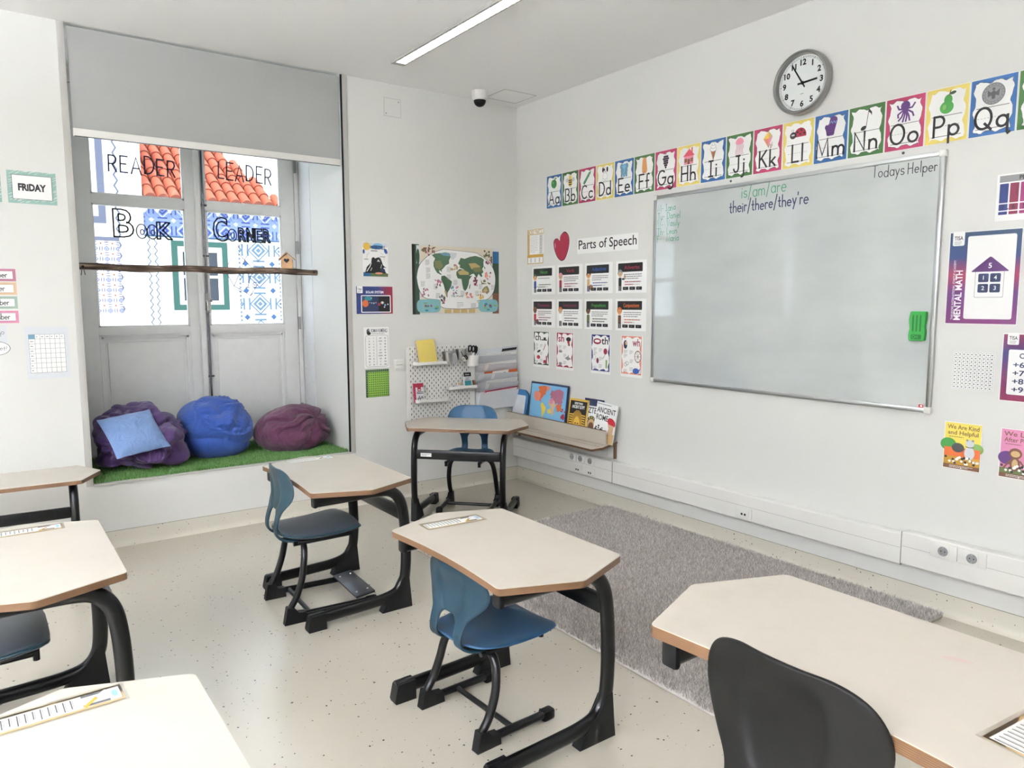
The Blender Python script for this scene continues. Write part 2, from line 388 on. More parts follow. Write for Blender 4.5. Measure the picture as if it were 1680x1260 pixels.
    def build(s, name, parent=None, angle=35, mods=None):
        me = bpy.data.meshes.new(name)
        keys = []
        for k in s.m:
            if k not in keys: keys.append(k)
        me.from_pydata(s.v, [], s.f)
        for k in keys: me.materials.append(MATS[k])
        idx = {k: i for i, k in enumerate(keys)}
        me.polygons.foreach_set('material_index', [idx[k] for k in s.m])
        me.polygons.foreach_set('use_smooth', [True]*len(me.polygons))
        if angle is not None: me.set_sharp_from_angle(angle=math.radians(angle))
        me.update()
        o = bpy.data.objects.new(name, me); COL.objects.link(o)
        if parent: o.parent = parent
        return o
def roundpoly(pts, r, n=4):
    out = []; k = len(pts)
    for i in range(k):
        p = Vector(pts[i]); a = Vector(pts[i-1]); b = Vector(pts[(i+1) % k])
        da = (a-p); db = (b-p); ra = min(r, da.length*.45, db.length*.45)
        p0 = p+da.normalized()*ra; p1 = p+db.normalized()*ra
        for j in range(n+1):
            t = j/n; q = p0*(1-t)**2+p*(2*t*(1-t))+p1*t*t; out.append((q.x, q.y))
    return out
def arc(cx, cy, rx, ry, a0, a1, n=None):
    n = n or max(4, int(abs(a1-a0)/18))
    return [(cx+rx*math.cos(math.radians(a0+(a1-a0)*i/n)), cy+ry*math.sin(math.radians(a0+(a1-a0)*i/n))) for i in range(n+1)]
# text with the built-in typeface, cached as flat meshes of unit size
_TX = {}
def textmesh(body, bold):
    key = (body, bold)
    if key not in _TX:
        cu = bpy.data.curves.new('lettering', 'FONT'); cu.body = body; cu.size = 1.0; cu.offset = bold
        cu.resolution_u = 3; cu.fill_mode = 'FRONT' if hasattr(cu, 'fill_mode') else cu.fill_mode
        ob = bpy.data.objects.new('lettering', cu)
        me = ob.to_mesh()
        v = [tuple(x.co[:2]) for x in me.vertices]; f = [tuple(p.vertices) for p in me.polygons]
        cnt = {}
        for p in f:
            for i in range(len(p)):
                e = (p[i], p[(i+1) % len(p)]); cnt[e] = 1
        edges = [e for e in cnt if (e[1], e[0]) not in cnt]
        ob.to_mesh_clear(); bpy.data.objects.remove(ob); bpy.data.curves.remove(cu)
        if v:
            x0 = min(p[0] for p in v); x1 = max(p[0] for p in v)
        else: x0 = x1 = 0
        _TX[key] = (v, f, edges, x0, x1)
    return _TX[key]
# single-stroke print alphabet, units of cap height; width returned per glyph
A_ = arc
GL = {
'a': (.52, [A_(.25,.25,.23,.25,0,360), [(.48,.5),(.48,0)]]), 'b': (.52, [[(.03,1),(.03,0)], A_(.26,.25,.23,.25,0,360)]),
'c': (.46, [A_(.26,.25,.24,.25,45,315)]), 'd': (.54, [A_(.25,.25,.23,.25,0,360), [(.48,1),(.48,0)]]),
'e': (.5, [[(.02,.27),(.48,.27)]+A_(.25,.25,.23,.25,5,310)]), 'f': (.36, [A_(.26,.82,.13,.18,50,180)+[(.13,0)], [(0,.5),(.3,.5)]]),
'g': (.52, [A_(.25,.25,.23,.25,0,360), [(.48,.5),(.48,-.18)]+A_(.26,-.18,.22,.18,0,-150)]), 'h': (.5, [[(.04,1),(.04,0)], A_(.24,.27,.2,.23,180,0)+[(.44,0)]]),
'i': (.14, [[(.06,.5),(.06,0)], [(.06,.7),(.06,.73)]]), 'j': (.22, [[(.14,.5),(.14,-.2)]+A_(.02,-.2,.12,.15,0,-120), [(.14,.7),(.14,.73)]]),
'k': (.44, [[(.04,1),(.04,0)], [(.4,.5),(.05,.2)], [(.15,.3),(.42,0)]]), 'l': (.14, [[(.06,1),(.06,0)]]),
'm': (.78, [[(.04,.5),(.04,0)], A_(.21,.3,.17,.2,180,0)+[(.38,0)], A_(.55,.3,.17,.2,180,0)+[(.72,0)]]),
'n': (.5, [[(.04,.5),(.04,0)], A_(.24,.27,.2,.23,180,0)+[(.44,0)]]), 'o': (.52, [A_(.25,.25,.24,.25,0,360)]),
'p': (.52, [[(.03,.5),(.03,-.36)], A_(.26,.25,.23,.25,0,360)]), 'q': (.56, [A_(.25,.25,.23,.25,0,360), [(.48,.5),(.48,-.3),(.52,-.36),(.6,-.3)]]),
'r': (.34, [[(.04,.5),(.04,0)], A_(.2,.3,.16,.2,180,45)]), 's': (.42, [A_(.21,.37,.17,.13,30,270)+A_(.21,.12,.18,.12,90,-150)]),
't': (.34, [[(.15,.85),(.15,.08),(.25,0),(.3,.03)], [(0,.5),(.3,.5)]]), 'u': (.5, [[(.04,.5),(.04,.2)]+A_(.24,.2,.2,.2,180,360)+[(.44,.5)], [(.44,.5),(.44,0)]]),
'v': (.46, [[(.02,.5),(.22,0),(.42,.5)]]), 'w': (.66, [[(.02,.5),(.16,0),(.31,.45),(.46,0),(.6,.5)]]), 'x': (.44, [[(.02,.5),(.4,0)], [(.4,.5),(.02,0)]]),
'y': (.46, [[(.02,.5),(.22,.02)], [(.42,.5),(.1,-.36)]]), 'z': (.44, [[(.02,.5),(.4,.5),(.02,0),(.4,0)]]),
'A': (.72, [[(.02,0),(.34,1),(.66,0)], [(.13,.35),(.55,.35)]]), 'B': (.6, [[(.04,0),(.04,1)]+A_(.28,.76,.22,.24,90,-90)+A_(.28,.26,.26,.26,90,-90)+[(.04,0)]]),
'C': (.72, [A_(.38,.5,.36,.5,50,310)]), 'D': (.68, [[(.04,0),(.04,1),(.22,1)]+A_(.22,.5,.4,.5,90,-90)+[(.04,0)]]),
'E': (.58, [[(.52,1),(.04,1),(.04,0),(.52,0)], [(.04,.52),(.42,.52)]]), 'F': (.54, [[(.5,1),(.04,1),(.04,0)], [(.04,.52),(.4,.52)]]),
'G': (.78, [A_(.38,.5,.36,.5,50,360)+[(.42,.5)]]), 'H': (.66, [[(.04,1),(.04,0)], [(.58,1),(.58,0)], [(.04,.5),(.58,.5)]]),
'I': (.42, [[(.19,1),(.19,0)], [(.02,1),(.36,1)], [(.02,0),(.36,0)]]), 'J': (.52, [[(.4,1),(.4,.25)]+A_(.22,.25,.18,.25,0,-170), [(.2,1),(.5,1)]]),
'K': (.6, [[(.04,1),(.04,0)], [(.52,1),(.06,.45)], [(.18,.58),(.56,0)]]), 'L': (.5, [[(.04,1),(.04,0),(.46,0)]]),
'M': (.84, [[(.03,0),(.1,1),(.4,.1),(.7,1),(.77,0)]]), 'N': (.7, [[(.04,0),(.04,1),(.6,0),(.6,1)]]), 'O': (.8, [A_(.38,.5,.36,.5,0,360)]),
'P': (.58, [[(.04,0),(.04,1)]+A_(.28,.74,.24,.26,90,-90)+[(.04,.48)]]), 'Q': (.82, [A_(.38,.5,.36,.5,0,360), [(.45,.25),(.74,-.06)]]),
'R': (.6, [[(.04,0),(.04,1)]+A_(.28,.74,.24,.26,90,-90)+[(.04,.48)], [(.26,.48),(.54,0)]]), 'S': (.56, [A_(.28,.75,.23,.25,30,270)+A_(.28,.25,.25,.25,90,-150)]),
'T': (.62, [[(.3,1),(.3,0)], [(.02,1),(.58,1)]]), 'V': (.66, [[(.02,1),(.3,0),(.6,1)]]), 'W': (.9, [[(.02,1),(.22,0),(.42,.9),(.62,0),(.82,1)]]), 'Y': (.6, [[(.02,1),(.28,.5),(.54,1)], [(.28,.5),(.28,0)]]),
'/': (.4, [[(.02,-.25),(.38,1.1)]]), "'": (.14, [[(.06,1),(.04,.78)]]), '-': (.36, [[(.03,.42),(.28,.42)]]), ' ': (.4, []), '.': (.14, [[(.05,0),(.07,0)]]), '!': (.14, [[(.06,1),(.06,.3)], [(.06,.05),(.06,.02)]]),
}
class Sheet(MB):
    """flat print: x = right, z = up on the sheet, -y = out of the surface towards the reader"""
    def __init__(s, d=0.0015, step=3e-5): super().__init__(); s.d = d; s.step = step; s.k = 0
    def _p(s, pts):
        return [(u, -(s.d+s.k*s.step), v) for u, v in pts]
    def pl(s, pts, m):
        s.k += 1
        a = sum(pts[i-1][0]*pts[i][1]-pts[i][0]*pts[i-1][1] for i in range(len(pts)))
        if a < 0: pts = list(reversed(pts))
        s.poly(s._p(pts), m)
    def rect(s, u0, v0, u1, v1, m): s.pl([(u0, v0), (u1, v0), (u1, v1), (u0, v1)], m)
    def rrect(s, u0, v0, u1, v1, r, m): s.pl(roundpoly([(u0, v0), (u1, v0), (u1, v1), (u0, v1)], r), m)
    def ell(s, cx, cy, rx, ry, m, a0=0, a1=360, rot=0, n=None):
        p = arc(cx, cy, rx, ry, a0, a1, n or (20 if a1-a0 > 200 else 12))
        if a1-a0 == 360: p = p[:-1]
        if rot:
            c, q = math.cos(math.radians(rot)), math.sin(math.radians(rot))
            p = [(cx+(x-cx)*c-(y-cy)*q, cy+(x-cx)*q+(y-cy)*c) for x, y in p]
        s.pl(p, m)
    def st(s, pts, w, m):
        """stroke: one ribbon with mitred joints and square-ish ends"""
        s.k += 1
        P = [Vector(p) for p in pts if True]
        Q = [P[0]]
        for p in P[1:]:
            if (p-Q[-1]).length > 1e-7: Q.append(p)
        if len(Q) < 2: Q.append(Q[0]+Vector((w*.2, 0)))
        n = len(Q); L = []; R = []
        closed = n > 3 and (Q[0]-Q[-1]).length < 1e-6*50 and False
        for i in range(n):
            d0 = (Q[i]-Q[i-1]).normalized() if i else (Q[1]-Q[0]).normalized()
            d1 = (Q[i+1]-Q[i]).normalized() if i < n-1 else d0
            t = d0+d1
            t = d0 if t.length < .3 else t.normalized()
            nn = Vector((-t.y, t.x)); k = 1/max(.55, abs(nn.dot(Vector((-d0.y, d0.x)))))
            e = Q[i].copy()
            if i == 0: e -= d1*w*.35
            if i == n-1: e += d0*w*.35
            L.append(e+nn*(w/2*k)); R.append(e-nn*(w/2*k))
        v = s._p([tuple(p) for p in R]+[tuple(p) for p in L])
        s.add(v, [(i, i+1, n+i+1, n+i) for i in range(n-1)], m)
    def ring(s, cx, cy, rx, ry, w, m, a0=0, a1=360): s.st(arc(cx, cy, rx, ry, a0, a1, 24), w, m)
    def frame(s, u0, v0, u1, v1, w, m):
        for a in ((u0, v0, u1, v0+w), (u0, v1-w, u1, v1), (u0, v0, u0+w, v1), (u1-w, v0, u1, v1)): s.rect(*a, m)
    def tx(s, body, x, y, h, m, bold=0.0, al='C', w=None, outline=0, rot=0):
        v, f, ed, x0, x1 = textmesh(body, bold)
        if not v: return
        s.k += 1
        k = h/0.70; kx = k if w is None else w/max(1e-6, x1-x0)
        ox = {'L': -x0, 'C': -(x0+x1)/2, 'R': -x1}[al]
        cr, sr = math.cos(math.radians(rot)), math.sin(math.radians(rot))
        def T(p):
            a, b = (p[0]+ox)*kx, p[1]*k
            return (x+a*cr-b*sr, y+a*sr+b*cr)
        if not outline: s.add(s._p([T(p) for p in v]), f, m)
        else:
            for a, b in ed: 
                s.k -= 1; s.st([T(v[a]), T(v[b])], outline, m)
    def hand(s, body, x, y, h, wd, m, al='L', slant=0.0, jit=0.0, kx=1.0, gap=.13, seed=1, rot=0):
        """write with single strokes"""
        rn = random.Random(seed); tot = sum((GL[c][0]+gap) for c in body)-gap
        cx = {'L': 0, 'C': -tot*h*kx/2, 'R': -tot*h*kx}[al]; k0 = s.k; kmax = s.k
        cr, sr = math.cos(math.radians(rot)), math.sin(math.radians(rot))
        for c in body:
            dy = rn.uniform(-jit, jit)*h; ds = 1+rn.uniform(-jit, jit)
            for stro in GL[c][1]:
                pts = []
                for (a, b) in stro:
                    X = cx+(a*kx+b*slant)*h*ds; Y = b*h*ds+dy
                    pts.append((x+X*cr-Y*sr, y+X*sr+Y*cr))
                s.st(pts, wd, m)
            kmax = max(kmax, s.k); s.k = k0 if False else s.k
            cx += (GL[c][0]+gap)*h*kx
    def lines(s, x, y, w, n, dy, m, t=0.0018, seed=0, words=True):
        """illegible small print"""
        rn = random.Random(seed+int(1000*(x+3*y))); s.k += 1
        for i in range(n):
            u = x; end = x+w*(1 if i < n-1 else rn.uniform(.5, .9))
            while u < end-.001:
                l = min(rn.uniform(.05, .16)*w if words else w, end-u)
                s.add(s._p([(u, y-i*dy-t/2), (u+l*.85, y-i*dy-t/2), (u+l*.85, y-i*dy+t/2), (u, y-i*dy+t/2)]), [(0, 1, 2, 3)], m); u += l
    def base(s, u0, v0, u1, v1, m, th=0.001):
        """the paper or card itself: a thin slab lying on the wall"""
        s.box(((u0+u1)/2, -th/2-0.0003, (v0+v1)/2), (u1-u0, th, v1-v0), m)
        s.d = th+0.0003; s.k = 0
RIGHT = -PI/2
def on_right(o, u, z):            # u measured from the corner along the whiteboard wall
    return place(o, (0, -u, z), RIGHT)
def on_back(o, x, z): return place(o, (x, 0, z), 0)
# ------------------------------------------------------------------ the room
H = 3.046; XL = -10.4; YR = -7.2; DEP = 0.88
b = MB(); b.box(((XL+0)/2, (YR+1.0)/2, -0.05), (-XL+0.4, 8.6, 0.1), 'vinyl_floor')
tag(b.build('floor'), kind='structure')
b = MB(); b.box((XL/2, (YR+1.0)/2, H+0.06), (-XL+0.4, 8.6, 0.12), 'ceiling_paint')
tag(b.build('ceiling'), kind='structure')
OP = [(-3.148, -1.507), (-5.42, -3.78), (-7.67, -6.03), (-9.92, -8.28)]; LEDGE = 0.39
b = MB()
def wb(x0, x1, z0, z1): b.box(((x0+x1)/2, 0.5, (z0+z1)/2), (x1-x0, 1.0, z1-z0), 'wall_paint')
wb(-1.507, 0.2, 0, H); wb(-3.78, -3.148, 0, H); wb(-6.03, -5.42, 0, H); wb(-8.28, -7.67, 0, H); wb(XL-.2, -9.92, 0, H)
for x0, x1 in OP: wb(x0, x1, 0, LEDGE)
# old uneven plaster strip on the deep end of the reveal
b.box((-1.5065, 0.765, (LEDGE+H)/2), (0.006, 0.23, H-LEDGE), 'rough_plaster')
tag(b.build('wall_back'), kind='structure')
b = MB(); b.box((0.1, YR/2, H/2), (0.2, -YR, H), 'wall_paint'); tag(b.build('wall_right'), kind='structure')
b = MB(); b.box((XL-0.1, YR/2, H/2), (0.2, -YR, H), 'wall_paint'); tag(b.build('wall_left'), kind='structure')
b = MB(); b.box((XL/2, YR-0.1, H/2), (-XL+0.4, 0.2, H), 'wall_paint'); tag(b.build('wall_rear'), kind='structure')
# skirting: vinyl coved up the wall
prof = [(0.0, .10), (.004, .10), (.0045, .034), (.008, .018), (.016, .007), (.030, .0015), (.034, 0.0)]
def cove(name, a, c, nrm):
    m = MB(); A, C = Vector(a), Vector(c); n = Vector(nrm); v = []
    for P in (A, C): v += [P+n*d+Vector((0, 0, z)) for d, z in prof]
    k = len(prof); m.add(v, [(i, i+1, k+i+1, k+i) for i in range(k-1)], 'vinyl_cove')
    m.add([A+n*.0048+Vector((0,0,.1004)), C+n*.0048+Vector((0,0,.1004)), C+n*.0048+Vector((0,0,.098)), A+n*.0048+Vector((0,0,.098))], [(0,1,2,3)], 'seam')
    tag(m.build(name, angle=60), kind='structure')
cove('baseboard_back', (XL, 0, 0), (0, 0, 0), (0, -1, 0))
cove('baseboard_right', (0, 0, 0), (0, YR, 0), (-1, 0, 0))
# corner profiles and the dark seam along the window opening
for n_, (x0, x1) in (('trim_1', (-3.184, -3.148)), ('trim_2', (-1.505, -1.468))):
    b = MB(); b.bev(((x0+x1)/2, -0.002, (LEDGE+H)/2), (x1-x0, 0.008, H-LEDGE-.002), 'trim_grey', 0.002); tag(b.build(n_), kind='structure')
b = MB(); b.box((-1.511, -0.002, (LEDGE+H)/2), (0.010, 0.010, H-LEDGE-.004), 'black_plastic'); tag(b.build('trim_3'), kind='structure')
b = MB(); b.box((-2.3275, 0.004, LEDGE+.006), (1.641, 0.03, .012), 'trim_grey'); tag(b.build('trim_4'), kind='structure')

# ------------------------------------------------------------------ french window
W = empty('window_1', (0, 0, 0)); W['kind'] = 'structure'
YF = DEP
b = MB()
for x0, x1 in ((-3.148, -3.10), (-1.545, -1.509)): b.bev(((x0+x1)/2, YF+.05, (LEDGE+H)/2), (x1-x0, .09, H-LEDGE), 'old_white_paint', .004)
b.bev((-2.3275, YF+.05, LEDGE+.02), (1.56, .09, .04), 'old_white_paint', .004); b.bev((-2.3275, YF+.05, H-.05), (1.56, .09, .10), 'old_white_paint', .004)
b.build('window_frame', W)
def casement(x0, x1, px0, px1, proj):
    m = MB(); zb, zt = LEDGE+.042, H-.105; t = .045; y = YF+.035
    for a, c in ((x0, px0), (px1, x1)): m.bev(((a+c)/2, y, (zb+zt)/2), (c-a, t, zt-zb), 'old_white_paint', .004)
    for a, c in ((zb, zb+.07), (1.255, 1.31), (2.165, 2.227), (2.86, zt)): m.bev(((px0+px1)/2, y, (a+c)/2), (px1-px0+.004, t, c-a), 'old_white_paint', .003)
    # glazing beads
    for a, c in ((1.31, 2.165), (2.227, 2.86)):
        for zz in (a+.006, c-.006): m.box(((px0+px1)/2, y-.008, zz), (px1-px0, .02, .012), 'old_white_paint')
        for xx in (px0+.006, px1-.006): m.box((xx, y-.008, (a+c)/2), (.012, .02, c-a), 'old_white_paint')
    # sunk lower panel with a moulding round it
    m.box(((px0+px1)/2, y+.008, (zb+.07+1.255)/2), (px1-px0+.01, .014, 1.255-zb-.07), 'old_white_paint')
    z0, z1 = zb+.07, 1.255
    for w_, d_ in ((.012, .016), (.03, .006)):
        for zz in (z0+w_/2, z1-w_/2): m.bev(((px0+px1)/2, y-.004-d_/2+.008, zz), (px1-px0, d_+.01, w_), 'old_white_paint', .003)
        for xx in (px0+w_/2, px1-w_/2): m.bev((xx, y-.004-d_/2+.008, (z0+z1)/2), (w_, d_+.01, z1-z0), 'old_white_paint', .003)
    m.bev(((px0+px1)/2, y-.002, (z0+z1)/2), (px1-px0-.10, .016, z1-z0-.10), 'old_white_paint', .006)
    if proj: m.bev((px1+.085, y-.035, (zb+zt)/2), (.038, .05, zt-zb), 'old_white_paint', .006)
    return m.build('casement', W)
CL = casement(-3.10, -2.262, -2.965, -2.365, True)
CR = casement(-2.258, -1.548, -2.222, -1.655, False)
def pane(parent, x0, x1, z0, z1, draw=None):
    s = Sheet(); s.box(((x0+x1)/2, YF+.036, (z0+z1)/2), (x1-x0, .004, z1-z0), 'window_glass')
    s.d = -(YF+.0335); s.step = 2e-5
    if draw: draw(s)
    return s.build('pane', parent)
def d1(s):
    s.hand('READER', -2.845, 2.395, .115, .010, 'navy', kx=.86, jit=.06, seed=4, rot=-1)
    s.hand('A', -2.715, 2.60, .10, .009, 'navy')
def d2(s): s.hand('LEADER', -2.115, 2.415, .12, .010, 'navy', kx=.78, jit=.06, seed=9, rot=-2)
def d3(s):
    s.tx('B', -2.77, 1.95, .185, 'ink', .02, outline=.011, w=.125)
    for i, (c, x) in enumerate((('O', -2.655), ('O', -2.585))):
        s.ring(x, 1.99, .034, .05, .008, 'ink'); s.ring(x+.003, 1.985, .012, .018, .008, 'navy')
    s.tx('K', -2.505, 1.945, .115, 'ink', .02, outline=.011, w=.10)
def d4(s):
    s.tx('C', -2.115, 1.955, .165, 'ink', .02, outline=.011, w=.10)
    s.ring(-2.028, 1.995, .032, .045, .008, 'ink'); s.ring(-2.026, 1.993, .012, .022, .007, 'ink')
    for i, c in enumerate('RNER'): s.tx(c, -1.955+i*.063, 1.953, .10, 'ink', .015, outline=.011, w=.052)
    s.st([(-2.09, 1.74), (-1.97, 1.94)], .004, 'mauve'); s.st([(-1.97, 1.94), (-1.90, 1.84)], .004, 'dark_grey_ink')
    s.st([(-2.09, 1.72), (-2.03, 1.61), (-1.91, 1.54), (-1.80, 1.70), (-1.93, 1.84), (-2.03, 1.61)], .005, 'violet')
    s.st([(-2.04, 1.60), (-1.92, 1.525), (-1.87, 1.58)], .004, 'navy'); s.st([(-1.80, 1.70), (-1.78, 1.74), (-1.91, 1.87)], .004, 'navy')
    s.hand('Is', -1.945, 1.60, .085, .006, 'navy', slant=.3)
    for i in range(5): s.st([(-2.0+i*.018, 1.87-i*.02), (-1.93+i*.018, 1.80-i*.02)], .003, 'dark_grey_ink')
pane(CL, -2.965, -2.365, 2.227, 2.86, d1); pane(CR, -2.222, -1.655, 2.227, 2.86, d2)
pane(CL, -2.965, -2.365, 1.31, 2.165, d3); pane(CR, -2.222, -1.655, 1.31, 2.165, d4)
# espagnolette bar with guides and handle; butt hinges on the right
b = MB(); b.tube([(-2.240, YF-.004, LEDGE+.05), (-2.240, YF-.004, 2.9)], .007, 'dark_steel', 8)
for z in (.93, 1.83, 2.20): b.bev((-2.240, YF-.004, z), (.05, .022, .012), 'dark_steel', .003)
b.build('bolt_bar', CR)
b = MB(); b.bev((-2.246, YF-.006, 1.49), (.034, .016, .13), 'steel', .005); b.tube([(-2.246, YF-.01, 1.49), (-2.246, YF-.05, 1.49)], .008, 'steel', 10)
b.bev((-2.246, YF-.052, 1.455), (.02, .014, .10), 'steel', .006); b.bev((-2.225, YF-.03, 1.50), (.03, .012, .025), 'steel', .004); b.build('handle', CR)
for z in (.62, 1.32, 1.92, 2.55):
    b = MB(); b.tube([(-1.540, YF-.006, z-.05), (-1.540, YF-.006, z+.05)], .011, 'steel', 10); b.build('hinge', CR)
# unseen windows added along this wall to bring in more daylight
for k, (x0, x1) in enumerate(OP[1:]):
    W2 = empty(f'window_{k+2}', (0, 0, 0)); W2['kind'] = 'structure'; xm = (x0+x1)/2
    b = MB()
    for x in (x0+.04, xm, x1-.04): b.bev((x, YF+.05, (LEDGE+H)/2), (.10, .08, H-LEDGE), 'old_white_paint', .004)
    for z in (LEDGE+.45, 2.2, H-.06): b.bev((xm, YF+.05, z), (1.58, .07, .9 if z < 1 else .1), 'old_white_paint', .004)
    b.build('window_frame', W2)
    b = MB(); b.box((xm, YF+.05, 2.1), (1.6, .004, 1.7), 'window_glass'); b.build('pane', W2)

# ------------------------------------------------------------------ roller blind
t = empty('roller_blind', (-2.328, 0.012, 2.43), label='grey roller blind pulled halfway down over the tall window', cat='blind')
b = MB(); n = 24
v = []
for i in range(n+1):
    z = .045+(H-2.43-.06)*i/n; y = .002*math.sin(i*.9)
    for x in (-.806, .806): v.append((x, y, z))
b.add(v, [(2*i, 2*i+1, 2*i+3, 2*i+2) for i in range(n)], 'blind_fabric')
b.add([(p[0], p[1]+.0015, p[2]) for p in v], [(2*i+2, 2*i+3, 2*i+1, 2*i) for i in range(n)], 'blind_fabric'); b.build('fabric', t)
b = MB(); b.bev((0, 0, .022), (1.612, .018, .044), 'white_plastic', .004); b.box((0, -.002, .001), (1.60, .012, .006), 'dark_steel'); b.build('bottom_bar', t)
b = MB(); b.tube([(-.80, .03, .582), (.80, .03, .582)], .028, 'blind_fabric', 20); b.build('roller', t)

# ------------------------------------------------------------------ ceiling details
def luminaire(x, y0, y1, label):
    t = empty('recessed_light', (x, (y0+y1)/2, H), label=label, cat='ceiling light', group='louvred ceiling lights')
    L = y1-y0; b = MB()
    b.box((-.041, 0, -.009), (.012, L, .020), 'trim_grey'); b.box((.041, 0, -.009), (.012, L, .020), 'trim_grey')
    for s in (-1, 1): b.box((0, s*(L/2+.02), -.009), (.094, .045, .020), 'trim_grey')
    b.build('housing', t)
    b = MB(); b.box((0, 0, -.002), (.070, L, .003), 'louvre_diffuser'); b.build('diffuser', t)
    b = MB(); k = int(L/.045); P = [(.0345, L/2), (.0345, -L/2)]      # one comb: rail with cross blades
    for i in range(k+1):
        y = -L/2+.004+(L-.008)*i/k; P += [(.0325, y-.003), (-.0345, y-.003), (-.0345, y+.003), (.0325, y+.003)]
    b.prism([(-x, y) for x, y in P], -.0195, -.0035, 'white_plastic'); b.build('louvre', t); return t
luminaire(-1.31, -3.05, -.50, 'long recessed louvred light strip in the ceiling, running towards the window wall')
luminaire(-1.31, -5.8, -3.2, 'added recessed louvred light strip above the right front desk, out of the picture')  # second strip, out of view, added for more room light
def fill_pendant(x, y0, y1, label):
    """unseen luminaire added to brighten the ceiling and the room, shining up and down"""
    t = empty('added_fill_light', (x, (y0+y1)/2, 2.42), label=label, cat='ceiling light', group='added unseen fill lights'); L = y1-y0
    b = MB(); b.bev((0, 0, .03), (.16, L, .05), 'white_plastic', .006); b.build('housing', t)
    b = MB(); b.box((0, 0, .0565), (.13, L-.06, .003), 'fill_up_diffuser'); b.build('diffuser', t)
    b = MB(); b.box((0, 0, .0035), (.09, L-.06, .003), 'fill_down_diffuser'); b.build('diffuser', t)
    for y in (-L/2+.3, L/2-.3): b = MB(); b.tube([(0, y, .055), (0, y, H-2.42)], .002, 'steel', 6); b.build('wire', t)
fill_pendant(-5.7, -4.7, -2.3, 'added suspended fill light left of the picture near the windows')
fill_pendant(-5.7, -7.1, -4.9, 'added suspended fill light left of the picture at the rear of the room')
fill_pendant(-8.0, -4.7, -2.3, 'added suspended fill light at the far left near the windows, out of the picture')
fill_pendant(-8.0, -7.1, -4.9, 'added suspended fill light at the far left rear, out of the picture')
t = empty('dome_camera', (-.50, -.21, H), label='white dome security camera with black bubble on the ceiling near the corner', cat='camera')
b = MB(); b.lathe([(0, 0), (.062, 0), (.062, -.012), (.060, -.05), (.052, -.062), (.046, -.066), (0, -.066)], 'white_plastic', 32); b.build('body', t)
b = MB(); b.lathe([(.046, -.062)]+[(.046*math.cos(a), -.066-.046*math.sin(a)) for a in [i*PI/2/8 for i in range(9)]], 'black_plastic', 28); b.build('bubble', t)
for n_, (cx, cy, lx, ly) in (('trim_5', (-.235, -.235, .29, .27)),):
    b = MB()
    for dx, dy, sx, sy in ((0, ly/2, lx, .005), (0, -ly/2, lx, .005), (lx/2, 0, .005, ly), (-lx/2, 0, .005, ly)): b.box((cx+dx, cy+dy, H-.0005), (sx, sy, .002), 'trim_grey')
    tag(b.build(n_), kind='structure')
s = Sheet(); s.base(-.068, -.064, .068, .064, 'wall_paint', .003); s.frame(-.068, -.064, .068, .064, .003, 'trim_grey'); s.ell(-.05, -.045, .004, .004, 'dark_grey_ink'); s.ell(.05, .045, .004, .004, 'dark_grey_ink')
tag(on_back(s.build('access_panel'), -1.12, 2.88), 'small square white access panel set in the wall right of the blind', 'wall panel')
t = empty('light_switch', (-1.108, 0, 1.019), label='white double light switch on the wall left of the pegboard', cat='switch')
b = MB(); b.bev((0, -.006, 0), (.082, .012, .082), 'white_plastic', .003); b.build('plate', t)
for z in (.014, -.014): b = MB(); b.bev((0, -.014, z), (.055, .008, .026), 'white_plastic', .002); b.build('rocker', t)

# ------------------------------------------------------------------ blades (grass, rug pile)
def strands(name, m, P, Ht, wd, lean, parent=None, seed=1, base=None, curve=0.0):
    rg = np.random.default_rng(seed); n = len(P)
    a = rg.uniform(0, 2*PI, n); l = rg.normal(0, lean, (n, 2)); h = Ht*rg.uniform(.6, 1.15, n)
    sx = np.cos(a)*wd/2; sy = np.sin(a)*wd/2
    v = np.zeros((n, 3, 3))
    v[:, 0] = P + np.stack([sx, sy, 0*sx], 1); v[:, 1] = P - np.stack([sx, sy, 0*sx], 1)
    v[:, 2] = P + np.stack([l[:, 0], l[:, 1], h], 1)
    v = v.reshape(-1, 3); nb = 0
    bv = []; bf = []
    if base: bv, bf = base
    me = bpy.data.meshes.new(name)
    allv = np.concatenate([v, np.array(bv).reshape(-1, 3)]) if bv else v
    me.vertices.add(len(allv)); me.vertices.foreach_set('co', allv.astype(np.float32).ravel())
    loops = list(range(3*n)); starts = list(range(0, 3*n, 3)); tot = [3]*n
    for f in bf:
        starts.append(len(loops)); tot.append(len(f)); loops += [3*n+i for i in f]
    me.loops.add(len(loops)); me.loops.foreach_set('vertex_index', loops)
    me.polygons.add(len(starts)); me.polygons.foreach_set('loop_start', starts)
    me.materials.append(MATS[m]); me.update(calc_edges=True); me.validate()
    o = bpy.data.objects.new(name, me); COL.objects.link(o)
    if parent: o.parent = parent
    return o
def slab(x0, x1, y0, y1, z0, z1):
    v = [(x0,y0,z0),(x1,y0,z0),(x1,y1,z0),(x0,y1,z0),(x0,y0,z1),(x1,y0,z1),(x1,y1,z1),(x0,y1,z1)]
    return v, [(0,3,2,1),(4,5,6,7),(0,1,5,4),(1,2,6,5),(2,3,7,6),(3,0,4,7)]
rg = np.random.default_rng(3)
gx0, gx1, gy0, gy1 = -3.138, -1.518, .012, DEP-.03
n = 52000; yy = gy0+.004+(gy1-gy0-.01)*rg.uniform(0, 1, n)**1.7
P = np.stack([rg.uniform(gx0+.004, gx1-.004, n), yy, np.full(n, .006)], 1)
o = strands('artificial_grass', 'grass_fibre', P - np.array([-2.328, .43, 0]), .026, .0045, .006, base=slab(gx0+2.328, gx1+2.328, gy0-.43, gy1-.43, 0, .008))
o.location = (-2.328, .43, LEDGE+.003)
